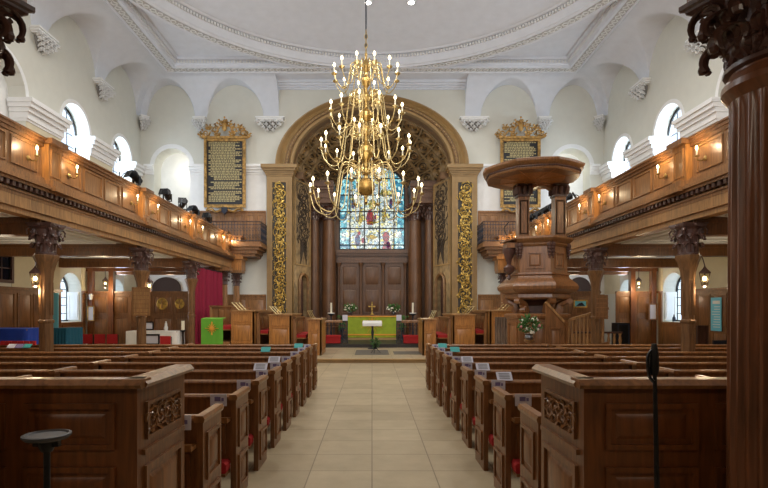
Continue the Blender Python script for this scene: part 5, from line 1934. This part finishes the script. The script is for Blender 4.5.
def chandelier():
    t = thing('chandelier', 'huge four-tier polished brass chandelier of lit candle bulbs over the nave', 'chandelier', (CHX, CHY, 4.6))
    def z(y): return pz(y, 13.8)
    zb = z(187)
    prof = [(.01, z(205)), (.03, z(204)), (.05, z(202)), (.03, z(200)), (.04, z(198))]
    gl = [(max(.02, .245 * math.cos(-PI / 2 + PI * k / 14)), zb + .245 * math.sin(-PI / 2 + PI * k / 14)) for k in range(15)]
    MB().lathe(gl, (CHX, CHY, 0), 28).build('globe', 'globe', t)
    prof += [(.05, z(196))]
    prof += [(.05, z(176)), (.09, z(174)), (.12, z(172)), (.12, z(169)), (.07, z(167)), (.05, z(163)), (.09, z(160)),
             (.2, z(156)), (.23, z(152)), (.22, z(148)), (.13, z(144)), (.06, z(141)), (.05, z(136)), (.11, z(133)), (.13, z(130)), (.11, z(127)), (.05, z(125)), (.05, z(122)),
             (.12, z(120)), (.19, z(117)), (.2, z(114)), (.15, z(111)), (.06, z(108)), (.04, z(102)), (.1, z(99)), (.11, z(96)), (.05, z(93)), (.04, z(88)),
             (.1, z(85)), (.14, z(82)), (.13, z(79)), (.05, z(76)), (.04, z(73)), (.1, z(70)), (.13, z(67)), (.1, z(63)), (.04, z(60)), (.03, z(57)), (.04, z(54)), (.015, z(52))]
    MB().lathe(prof, (CHX, CHY, 0), 24).build('baluster_stem', 'brass', t)
    ztop = 12.88 + 1.0
    MB().tube([(CHX, CHY, z(52)), (CHX, CHY, ztop - .02)], .022, 8).build('suspension_rod', 'iron', t)
    m = MB()
    for i in range(5):
        c = z(50) + i * .12
        pts = [(CHX + (.035 * math.cos(q) if i % 2 else 0), CHY + (0 if i % 2 else .035 * math.cos(q)), c + .07 * math.sin(q)) for q in [2 * PI * j / 10 for j in range(11)]]
        m.tube(pts, .012, 5)
    m.build('chain_link', 'brass', t)
    MB().lathe([(.02, ztop - .2), (.16, ztop - .04), (.18, ztop)], (CHX, CHY, 0), 16).build('ceiling_rose', 'brass', t)
    #      R, flame y, hub y, number, phase, sag
    tiers = [(1.5, 183, 169, 14, -PI / 2 + PI / 14, .55, 1.0), (1.2, 139, 130, 14, -PI / 2 + PI / 14 + .1, .45, .9), (.98, 105, 97, 12, -PI / 2 + PI / 12 + .1, .42, .8), (.87, 67, 66, 12, -PI / 2 + PI / 12, .34, .3)]
    for R, yf, yh, n, ph, sag, cu in tiers:
        zf = z(yf); cup = zf - .30; hub = z(yh)
        b = MB()
        lo = cup - sag
        pts = spline([(.08, 0, hub - .12), (R * .16, 0, hub + .02), (R * .32, 0, hub + .12 * cu), (R * .46, 0, hub + .02), (R * .53, 0, (hub * 1.1 + lo * .9) / 2), (R * .6, 0, lo + .1), (R * .74, 0, lo), (R * .92, 0, lo + .16), (R, 0, cup)], 5)
        b.tube([(p.x + CHX, p.y + CHY, p.z) for p in pts], .0135, 6)
        # inner scroll
        sc = [(CHX + .3 + (.19 - .012 * k) * math.cos(2.6 - k * .55), CHY, hub - .1 + (.19 - .012 * k) * math.sin(2.6 - k * .55)) for k in range(14)]
        b.tube(sc, .015, 5)
        b.lathe([(.02, -.03), (.05, -.01), (.075, .01), (.08, .025), (.03, .03), (.03, .06), (.025, .06)], (CHX + R, CHY, cup), 10)
        arm = b.build('candle_arm', 'brass_pale', t)
        MB().lathe([(.017, .05), (.017, .2)], (CHX + R, CHY, cup), 7).build('candle', 'wax', arm)
        MB().lathe([(.012, .2), (.034, .235), (.03, .27), (.004, .315)], (CHX + R, CHY, cup), 8).build('bulb', 'flame', arm)
        arm.rotation_euler = (0, 0, ph)
        for i in range(1, n):
            clone(arm, None, None, ph + 2 * PI * i / n, t)


chandelier()

# ------------------------------------------------------------------ under the galleries


def lantern(x, y, z, label, hook):
    t = thing('hanging_lantern', label, 'lantern', (x, y, z), 'glass lanterns under the galleries')
    MB().lathe([(.05, -.18), (.06, -.17), (.1, .05), (.095, .06)], (x, y, z), 6, cap=False).build('glass_shade', 'lampglass', t)
    m = MB()
    for i in range(6):
        a = 2 * PI * i / 6
        m.tube([(x + .055 * math.cos(a), y + .055 * math.sin(a), z - .18), (x + .1 * math.cos(a), y + .1 * math.sin(a), z + .06)], .006, 4)
    m.lathe([(.02, -.22), (.06, -.19), (.06, -.17)], (x, y, z), 6); m.lathe([(.11, .05), (.11, .07), (.05, .13), (.02, .17), (.01, .2)], (x, y, z), 6)
    m.build('frame', 'dark', t)
    MB().ball((x, y, z - .05), .035, 8, 6, (1, 1, 1.4)).build('bulb', 'lampglow', t)
    m = MB().tube(spline([(x, y, z + .2), (x + hook[0] * .4, y + hook[1] * .4, z + .38), (x + hook[0], y + hook[1], z + .3)], 5) if hook[2] == 0 else [(x, y, z + .2), (x, y, z + hook[2])], .01, 5)
    m.build('bracket', 'dark', t)
    point('lantern_light', (x, y, z - .3), 24, (1, .78, .5), .06)


def point(name, loc, e, c, r=.1):
    L = bpy.data.lights.new(name, 'POINT'); L.energy = e; L.color = c; L.shadow_soft_size = r
    o = bpy.data.objects.new(name, L); COL.objects.link(o); o.location = loc
    return o


for s in (-1, 1):
    xx = s * GX[s] + s * (.28 if s < 0 else .28)
    lantern(s * (GX[s] + (.13 if s < 0 else .24)), 9.85, pz(276, 9.85), 'lit hanging glass lantern beside the nearest %s gallery column' % SIDE[s], (-s * .08, .12, 0))
    lantern(s * 9.95, 19.1, pz(282, 19.1), 'lit hanging glass lantern before the aisle screen on the %s' % SIDE[s], (0, 0, .6))
lantern(-6.22, 14.3, pz(284, 14.3), 'small glass lantern just right of the hymn board column on the left', (-.1, -.1, 0))

# transverse screens closing the east ends of the aisles
for s in (-1, 1):
    y = 19.6
    t = thing('aisle_screen', 'oak panelled screen closing the east end of the %s aisle' % SIDE[s], 'screen', (s * 8.5, y, 0))
    x0 = 6.75; x1 = WX - .06
    gap = (8.75, 9.35) if s > 0 else None
    m = MB()
    def SPn(u, v, o, s=s): return (s * u, y - o, v)
    segs = [(x0, x1)] if not gap else [(x0, gap[0]), (gap[1], x1)]
    for a, b in segs:
        m.box(s * a, s * b, y, y + .07, 0, 2.36).box(s * a, s * b, y - .05, y + .1, 2.36, 2.44)
        n = max(1, round((b - a) / .8))
        for i in range(n):
            u0 = a + (b - a) * i / n + .05; u1 = a + (b - a) * (i + 1) / n - .05
            m.panel(SPn, u0, u1, 1.55, 2.28, .03, .02); m.panel(SPn, u0, u1, .15, 1.45, .03, .02)
    m.build('panelling', 'panel', t)
    m = MB()
    for xx in (9.95, 10.75):
        m.box(s * (xx - .09), s * (xx + .09), y - .1, y + .1, 0, 3.5)
    m.box(s * 6.7, s * (WX - .05), y - .08, y + .12, 3.2, 3.5)
    m.box(s * (6.65), s * 6.8, y - .1, y + .1, 0, 3.5)
    m.build('post_and_lintel', 'box', t)
    # back room walls
    if s < 0:
        a = tag(MB().box(-9.3, -8.55, y - .03, y - .0, .05, 2.2).panel(SPn, 8.62, 9.23, 1.2, 2.1, .04, .05).panel(SPn, 8.62, 9.23, .15, 1.1, .04, .05).ball((-8.64, y - .06, 1.12), .03, 6, 4).build('vestry_door', 'panel'),
                'plain oak panelled door set in the left aisle screen', 'door')
        for xx, r, nm in ((px(162.5, y), .21, 'larger round'), (px(180, y), .18, 'smaller oval')):
            c = thing('gilt_medallion', '%s gilt medallion hanging on the left aisle screen' % nm, 'medallion', (xx, y - .05, 1.95), 'gilt medallions')
            m = MB().lathe([(.01, 0), (r, 0), (r, .02), (r * .9, .03), (r * .85, .015), (.01, .012)], (0, 0, 0), 24)
            m.v = [(v[0] + xx, y - .02 - v[2], v[1] * 1.1 + 1.96) for v in m.v]; m.build('disc', 'gold', c)
            m = MB().tube([(xx, y - .05, 1.8), (xx, y - .06, 2.1)], .03, 5)
            for k in range(6):
                a_ = .4 + k * .5; m.tube([(xx, y - .05, 1.95), (xx + math.cos(a_) * r * .6, y - .06, 1.97 + math.sin(a_) * r * .6)], .015, 4)
            m.build('figure', 'gold_dull', c)
    m = MB()
    lo, hi = sorted((s * 6.6, s * WX))
    ar = MB()
    # dark arched door in the back room wall
    X0, X1 = (px(153, 24.1), px(181, 24.1)) if s < 0 else (px(568, 24.1), px(590, 24.1))
    pts = [(X0, .2), (X1, .2)] + [((X0 + X1) / 2 + (X1 - X0) / 2 * math.cos(PI * i / 12), 2.75 + .5 * math.sin(PI * i / 12)) for i in range(13)]
    ar.prism(pts, 'y', 24.0, 24.08)
    ar.panel(lambda u, v, o: (u, 24.0 - o, v), X0 + .1, X1 - .1, .4, 2.6, .06, .03)
    ar.build('door_%d' % (5 + s), 'door_dark', kind='structure')
    MB().box(s * 6.6, s * WX, 24.1, 24.19, 2.44, 3.56).build('wall_vestry_' + SIDE[s], 'plaster_white', kind='structure')
    area_l = bpy.data.lights.new('vestry_daylight', 'AREA'); area_l.energy = 30; area_l.size = 1.2; area_l.color = (.8, .88, 1)
    ob = bpy.data.objects.new('vestry_daylight', area_l); COL.objects.link(ob); ob.location = (s * (WX - .1), 22.0, 2.9); ob.rotation_euler = (0, s * PI / 2, 0)

# hymn board on the second left column
X = -GX[-1]; Y = 14.1 - .2
t = thing('hymn_board', 'oak hymn board with empty number rows hung on the second left column', 'hymn board', (X, Y, 1.7))
X0, X1 = px(133.5, Y), px(150, Y)
MB().box(X0, X1, Y - .03, Y, pz(315, Y), pz(288, Y)).build('back_board', 'oak_light', t)
m = MB()
for k in range(6):
    zz = pz(315, Y) + .06 + k * .115
    m.box(X0, X1, Y - .05, Y - .03, zz, zz + .02)
m.panel(lambda u, v, o: (u, Y - .03 - o, v), X0 - .02, X1 + .02, pz(315, Y) - .02, pz(288, Y) + .02, .03, .03, False)
m.build('slotted_frame', 'oak', t)
t2 = thing('hymn_board', 'dark oak hymn board hung on the second right column', 'hymn board', (GX[1], Y, 1.6))
X0, X1 = px(595.5, Y), px(607.5, Y)
MB().box(X0, X1, Y - .03, Y, pz(319, Y), pz(295, Y)).build('back_board', 'panel', t2)
m = MB()
for k in range(5):
    zz = pz(319, Y) + .06 + k * .12
    m.box(X0, X1, Y - .05, Y - .03, zz, zz + .02)
m.build('slotted_frame', 'oak', t2)

# crimson curtains under the gallery ends
for s, ya, yb in ((-1, 18.25, 21.6),):
    rows = []
    n = 120
    for i in range(n + 1):
        y = ya + (yb - ya) * i / n
        a = .2 * abs(math.sin(i * .30)) + .05 * math.sin(i * .23) - .1
        rows.append([(s * (GX[s] + .05) + a * (1 - .35 * k / 6), y, .05 + (3.28 - .05) * k / 6) for k in range(7)])
    c = thing('curtain', 'full length crimson curtain hanging under the left gallery end', 'curtain', (s * GX[s], (ya + yb) / 2, .05))
    MB().grid(rows, (-.01, 0, 0)).build('drape', 'curtain', c)
    MB().tube([(s * (GX[s] + .05), ya - .05, 3.32), (s * (GX[s] + .05), yb + .05, 3.32)], .02, 6).build('curtain_rail', 'iron', c)


def chair(x, y, rz, label, m_seat='red'):
    t = thing('stacking_chair', label, 'chair', (x, y, 0), 'red chairs in the left aisle')
    c, s_ = math.cos(rz), math.sin(rz)
    def P(u, v, w): return (x + u * c - v * s_, y + u * s_ + v * c, w)
    def bx(m, a, b, c1, d, e, f):
        q = [P(u, v, w) for w in (e, f) for u, v in ((a, c1), (b, c1), (b, d), (a, d))]
        m.add(q, [(0, 3, 2, 1), (4, 5, 6, 7), (0, 1, 5, 4), (1, 2, 6, 5), (2, 3, 7, 6), (3, 0, 4, 7)])
    m = MB(); bx(m, -.22, .22, -.22, .2, .42, .48); m.build('seat', m_seat, t)
    m = MB(); bx(m, -.17, .17, .18, .23, .55, .88); m.build('backrest', m_seat, t)
    for u in (-.2, .2):
        for v in (-.2, .2):
            MB().tube([P(u, v, .0), P(u, v, .44 if v < 0 else .86)], .012, 5).build('leg', 'black', t)
    return t


def cloth_table(name, x0, x1, y0, y1, h, m, label, cat='table'):
    t = thing(name, label, cat, ((x0 + x1) / 2, (y0 + y1) / 2, 0))
    for x in (x0 + .06, x1 - .06):
        for y in (y0 + .06, y1 - .06): MB().box(x - .025, x + .025, y - .025, y + .025, 0, h - .03).build('leg', 'steel', t)
    MB().box(x0, x1, y0, y1, h - .03, h).build('table_top', 'oak', t)
    c = MB(); per = []
    n = 90
    for i in range(n):
        q = i / n * 4; k = int(q); f = q - k
        p = [(x0 + (x1 - x0) * f, y0), (x1, y0 + (y1 - y0) * f), (x1 - (x1 - x0) * f, y1), (x0, y1 - (y1 - y0) * f)][k]
        nn = [(0, -1), (1, 0), (0, 1), (-1, 0)][k]
        w = .012 + .012 * math.sin(i * 1.3)
        per.append((p, nn, w))
    c.sweep([[(p[0] + nn[0] * (.006 + w * a), p[1] + nn[1] * (.006 + w * a), z) for p, nn, w in per] for a, z in ((0, h + .012), (.3, h - .02), (1, h - .3), (1.6, .06))])
    tag(c.build('tablecloth', m), '%s lying over the %s' % (M[m].name.replace('_', ' '), label.split(' ')[0] + ' table'), 'tablecloth')
    return t


def named_cloth(label):
    o = [o for o in COL.objects if o.name.startswith('tablecloth')][-1]
    for o2 in COL.objects:
        if o2.name.startswith('tablecloth') and o2['label'].find('lying over') > 0: o2['label'] = label


yy = 11.9
cloth_table('trestle_table', px(-30, yy), -7.95, 11.8, 12.6, pz(329, 12), 'blue', 'long trestle table under the royal blue cloth, left aisle')
named_cloth('royal blue cloth over the long table behind the left pews')
yy = 15.0
cloth_table('side_table', px(53, yy), px(67, yy), 15.0, 15.8, pz(328.5, 15), 'tealcloth', 'small table under the teal cloth, left aisle')
named_cloth('dark teal cloth over the small table right of the nearest left column')
yy = 17.6
cloth_table('display_table', px(126, yy), px(177, yy), 17.6, 18.3, pz(331.5, 17.6), 'white', 'display table under the white cloth before the left aisle screen')
named_cloth('white cloth over the display table before the left aisle screen')
for x, n in ((85, 'left'), (98, 'middle'), (110.5, 'right')):
    chair(px(x, 17.8), 17.8, .2, 'red upholstered chair left of the display table, the %s one of three' % n)
chair(px(168, 17.0), 17.0, PI, 'red upholstered chair standing in front of the white display table')


def framed(x0, x1, y0, y1, d, label, m='panel', inner='paper', tilt=0):
    X0, X1, Z0, Z1 = px(x0, d), px(x1, d), pz(y1, d), pz(y0, d)
    t = thing('picture', label, 'picture', ((X0 + X1) / 2, d, Z0))
    w = min(X1 - X0, Z1 - Z0) * .12
    MB().box(X0 + w, X1 - w, d - .01, d + .01, Z0 + w, Z1 - w).build('image', inner, t)
    MB().panel(lambda u, v, o: (u, d - .01 - o, v), X0, X1, Z0, Z1, w * 1.2, .025, False).build('frame', m, t)
    return t


framed(144.5, 154, 321.5, 330, 17.9, 'small white framed picture standing on the white display table', 'black')
framed(144, 160, 334, 345, 17.5, 'dark framed picture leaning against the white tablecloth', 'black')
c = thing('table_candle', 'short white candle on the right end of the display table', 'candle', (px(183, 17.9), 17.9, 0), None)
MB().lathe([(.14, 0), (.14, .03), (.03, .06), (.03, .95), (.1, 1.0), (.1, 1.03)], (px(183, 17.9), 17.9, 0), 10).build('stand', 'black', c)
MB().lathe([(.06, 1.03), (.06, 1.35)], (px(183, 17.9), 17.9, 0), 10).build('candle', 'wax', c)
c = thing('table_statuette', 'small pale carved figure on the white display table', 'statuette', (px(166, 17.9), 17.9, pz(331.5, 17.6) + .01))
X, Z = px(166, 17.9), pz(331.5, 17.6) + .012
MB().lathe([(.07, 0), (.06, .04), (.075, .1), (.04, .2), (.05, .24), (.02, .27)], (X, 17.9, Z), 10).ball((X, 17.9, Z + .3), .03, 7, 5).build('figure', 'stucco', c)
# wall lamp, notice, teal roller banner on the left
tag(MB().box(px(52.5, 15.6), px(58, 15.6), 15.6, 15.63, .0, pz(293, 15.6)).build('teal_banner', 'banner'), 'narrow teal banner standing right of the nearest left column', 'banner')
tag(MB().box(-WX + .06, -WX + .085, 0, 0, 0, 0).build('x', 'paper'), 'x', 'x') if False else None
o = framed(87.5, 94.5, 306, 321, 19.45, 'cream notice fixed on the left aisle screen beside the window', 'gold_dull')
c = thing('wall_lamp', 'white wall lamp on the screen post right of the left window', 'lamp', (px(90, 19.4), 19.4, pz(300, 19.4)))
X, Z = px(91, 19.4), pz(297, 19.4)
MB().bar((X - .25, 19.45, Z - .05), (X + .02, 19.4, Z - .05), .02, .02).build('arm', 'steel', c)
MB().lathe([(.05, -.1), (.08, .08), (.05, .12)], (X, 19.4, Z), 10).build('shade', 'white', c)
# red books row and leaflets on the outer left pews
for i in range(6):
    x = px(2 + i * 6.0, 11.0)
    tag(MB().box(x - .055, x + .055, 11.02, 11.06, PH + .0, PH + .09).box(x - .05, x + .05, 11.06, 11.065, PH + .01, PH + .08).build('red_book', 'red'),
        'red hymn book on the front pew ledge before the blue table, %s in the row' % ['outermost', 'second', 'third', 'fourth', 'fifth', 'last'][i], 'book', 'red books on the front left pew')
for i, mm in enumerate(('paper', 'paper_v', 'teal')):
    x = px(11 + i * 8, 10.3)
    tag(MB().prism([(10.26, PH), (10.36, PH + .075), (10.365, PH + .07), (10.27, PH - .003)], 'x', x - .075, x + .075).build('leaflet', mm),
        '%s leaflet lying on the second pew from the front before the blue table' % ['white', 'violet', 'teal'][i], 'leaflet', 'leaflets on the left pews')

# right aisle things
d = 13.2
t = thing('information_banner', 'tall pale blue information banner on the wainscot at the right', 'banner', (px(715, d), d, pz(333, d)))
m = MB().box(WX - .12, WX - .1, 15.3, 16.0, 0, 0) if False else None
yA = 512 * (WX - .1) / (711 - 372); yB = 512 * (WX - .1) / (721.5 - 372)
ya, yb = yB, yA
MB().box(WX - .11, WX - .09, ya, yb, pz(331, 16.1), pz(297.5, 16.1)).build('sheet', 'banner', t)
m = MB(); rnd = random.Random(2); zt = pz(297.5, 16.1) - .1
m.box(WX - .115, WX - .11, ya + .06, yb - .1, zt - .1, zt)
for k in range(9):
    m.box(WX - .115, WX - .11, ya + .06, yb - .06 - rnd.random() * .12, zt - .2 - k * .08, zt - .18 - k * .08)
m.build('printed_text', 'white', t)
dd = 19.4
framed(648.5, 657, 303.5, 320, 19.5, 'pale framed notice on the right aisle screen left of the window', 'oak')
t = framed(573.5, 587, 300, 307.5, 18.5, 'small gilt framed blue landscape picture behind the pulpit stair', 'gold', 'banner')
MB().prism([(px(576, 18.48), pz(306, 18.5)), (px(585, 18.48), pz(306, 18.5)), (px(582, 18.48), pz(302.5, 18.5)), (px(579, 18.48), pz(303.5, 18.5))], 'y', 18.47, 18.485).build('painted_hill', 'iron', t)
c = thing('folding_screen', 'low dark screen standing before the right aisle wall', 'screen', (px(703, 14.6), 14.6, 0))
MB().box(px(697, 14.6), px(708, 14.6), 14.6, 14.65, .02, pz(325.5, 14.6)).panel(lambda u, v, o: (u, 14.6 - o, v), px(697, 14.6), px(708, 14.6), .05, pz(325.5, 14.6), .05, .03, False).build('panel', 'dark', c)
c = thing('desk', 'dark table with a monitor, at the far right behind the pews', 'table', (px(722, 12.6), 12.6, 0))
MB().box(px(712, 12.6), px(740, 12.6), 12.4, 13.0, .72, .76).box(px(713, 12.6), px(715, 12.6), 12.45, 12.95, 0, .72).box(px(737, 12.6), px(739, 12.6), 12.45, 12.95, 0, .72).build('table_top', 'dark', c)
tag(MB().box(px(715, 12.6), px(729, 12.6), 12.65, 12.7, .85, pz(340.5, 12.6)).box(px(721, 12.6), px(723, 12.6), 12.66, 12.72, .76, .86).box(px(718, 12.6), px(726, 12.6), 12.6, 12.76, .76, .775).build('monitor', 'iron'),
    'small dark monitor on the table at the far right', 'monitor')
for (x, d, lb) in ((622, 17.5, 'black speaker cabinet standing before the right aisle screen opening'),):
    c = thing('speaker', lb, 'speaker', (px(x, d), d, 0))
    MB().box(px(617, d), px(630, d), d, d + .4, 0, pz(323, d)).build('cabinet', 'black', c)
    MB().panel(lambda u, v, o: (u, d - o, v), px(617.5, d), px(629.5, d), .1, pz(324, d), .04, .02, False).build('grille', 'iron', c)
# child-gate style rail right of the pulpit
c = thing('altar_gate', 'low oak rail with wide balusters beyond the right pews beside the pulpit stair', 'rail', (px(600, 16.5), 16.5, 0))
x0, x1 = px(572, 16.5), px(622, 16.5)
MB().box(x0, x1, 16.45, 16.55, 0.98, 1.04).box(x0, x1, 16.45, 16.55, .42, .5).build('rail', 'dark', c)
for i in range(9):
    xx = x0 + .06 + (x1 - x0 - .12) * i / 8
    MB().lathe([(.05, .5), (.06, .56), (.03, .62), (.055, .76), (.03, .9), (.05, .98)], (xx, 16.5, 0), 8).box(xx - .03, xx + .03, 16.47, 16.53, 0, .42).build('baluster', 'oak_light', c)
# bottles on the window sill at the right
for x, nm in ((666, 'left'), (678, 'right')):
    X = WX + .2; Y = 18.3 if nm == 'right' else 18.9
    tag(MB().lathe([(.05, 0), (.06, .02), (.06, .14), (.02, .2), (.02, .26)], (X, Y, 1.3), 10).build('sill_jug', 'iron'), 'small dark jug on the right window sill, the %s one' % nm, 'jug', 'jugs on the right sill')

# ------------------------------------------------------------------ camera, light
cd = bpy.data.cameras.new('camera'); cam = bpy.data.objects.new('camera', cd); COL.objects.link(cam)
cam.location = (0, 0, H); cam.rotation_euler = (PI / 2, 0, 0)
cd.lens = 24; cd.sensor_width = 36; cd.shift_x = 12 / 768; cd.shift_y = 64 / 768
cd.clip_start = .05; cd.clip_end = 200
S.camera = cam

w = bpy.data.worlds.new('sky'); S.world = w; w.use_nodes = True
bg = w.node_tree.nodes['Background']
bg.inputs[0].default_value = (.80, .90, 1.0, 1); bg.inputs[1].default_value = 1.7


def area(name, loc, rot, sx, sy, e, c):
    L = bpy.data.lights.new(name, 'AREA'); L.shape = 'RECTANGLE'; L.size = sx; L.size_y = sy; L.energy = e; L.color = c
    o = bpy.data.objects.new(name, L); COL.objects.link(o); o.location = loc; o.rotation_euler = rot
    return o


def point(name, loc, e, c, r=.1):
    L = bpy.data.lights.new(name, 'POINT'); L.energy = e; L.color = c; L.shadow_soft_size = r
    o = bpy.data.objects.new(name, L); COL.objects.link(o); o.location = loc
    return o


def spot(name, loc, e, c, ang=150, r=.15, rot=(0, 0, 0)):
    L = bpy.data.lights.new(name, 'SPOT'); L.energy = e; L.color = c; L.shadow_soft_size = r
    L.spot_size = math.radians(ang); L.spot_blend = .8
    o = bpy.data.objects.new(name, L); COL.objects.link(o); o.location = loc; o.rotation_euler = rot
    return o


DAY = (.84, .92, 1.0)
for s in (-1, 1):
    for c, h in UP + [(11.3, 1.1)]:
        if c > 12 or True:
            x = s * (WX + .85) if c > 12 else s * (WX - .3)
            area('daylight', (x, c, 7.4), (0, s * PI / 2, 0), 3.4, h * 2, 190, DAY)
    for c, h, a, b in LW:
        area('daylight', (s * (WX + .75), c, 2.2), (0, s * PI / 2, 0), 1.9, h * 2, 22, DAY)
# added light behind the camera, above the organ gallery, brightening east wall and ceiling
area('west_fill', (0, -4.6, 8.6), (PI / 2, 0, 0), 9, 5, 1100, (.97, .98, 1))
# added fill under the west gallery; lamps in the chancel, on the chandelier
for x in (-3.2, 0, 3.2):
    point('west_gallery_fill', (x, .3, 3.1), 24, (1, .86, .68), .2)
for s in (-1, 1):
    point('chancel_lamp', (s * 1.6, 24.9, 6.4), 40, (1, .84, .6), .2)
    point('chancel_floor_lamp', (s * 2.5, 24.6, 3.4), 26, (1, .84, .6), .15)
for s in (-1, 1):
    for yy in (12.0, 16.2, 22.0):
        point('aisle_lamp', (s * 8.7, yy, 3.1), 16, (1, .84, .6), .25)
for s in (-1, 1):
    point('lobby_fill', (s * 9.6, 26.0, 8.9), 40, (1, .95, .84), .2)  # added warm fill brightening the lobby walls, no fitting there
for zz, e in ((5.3, 50), (6.5, 36), (7.5, 26), (8.4, 20)):
    point('chandelier_glow', (CHX, CHY - .9, zz), e * .7, (1, .9, .74), .5)
# ceiling downlights round the dome
for i in range(10):
    a = 2 * PI * i / 10 + .3
    spot('dome_downlight', (6.2 * math.cos(a), 13.9 + 6.2 * math.sin(a), 12.9), 420, (1, .965, .91), 160)
S.view_settings.view_transform = 'Standard'
S.view_settings.look = 'None'
S.view_settings.exposure = .1
S.view_settings.gamma = 1
S.view_settings.use_curve_mapping = False
try:
    S.cycles.use_denoising = True
    S.cycles.max_bounces = 8; S.cycles.diffuse_bounces = 4; S.cycles.glossy_bounces = 3
    S.cycles.transparent_max_bounces = 12
    S.cycles.sample_clamp_indirect = 4
except Exception:
    pass
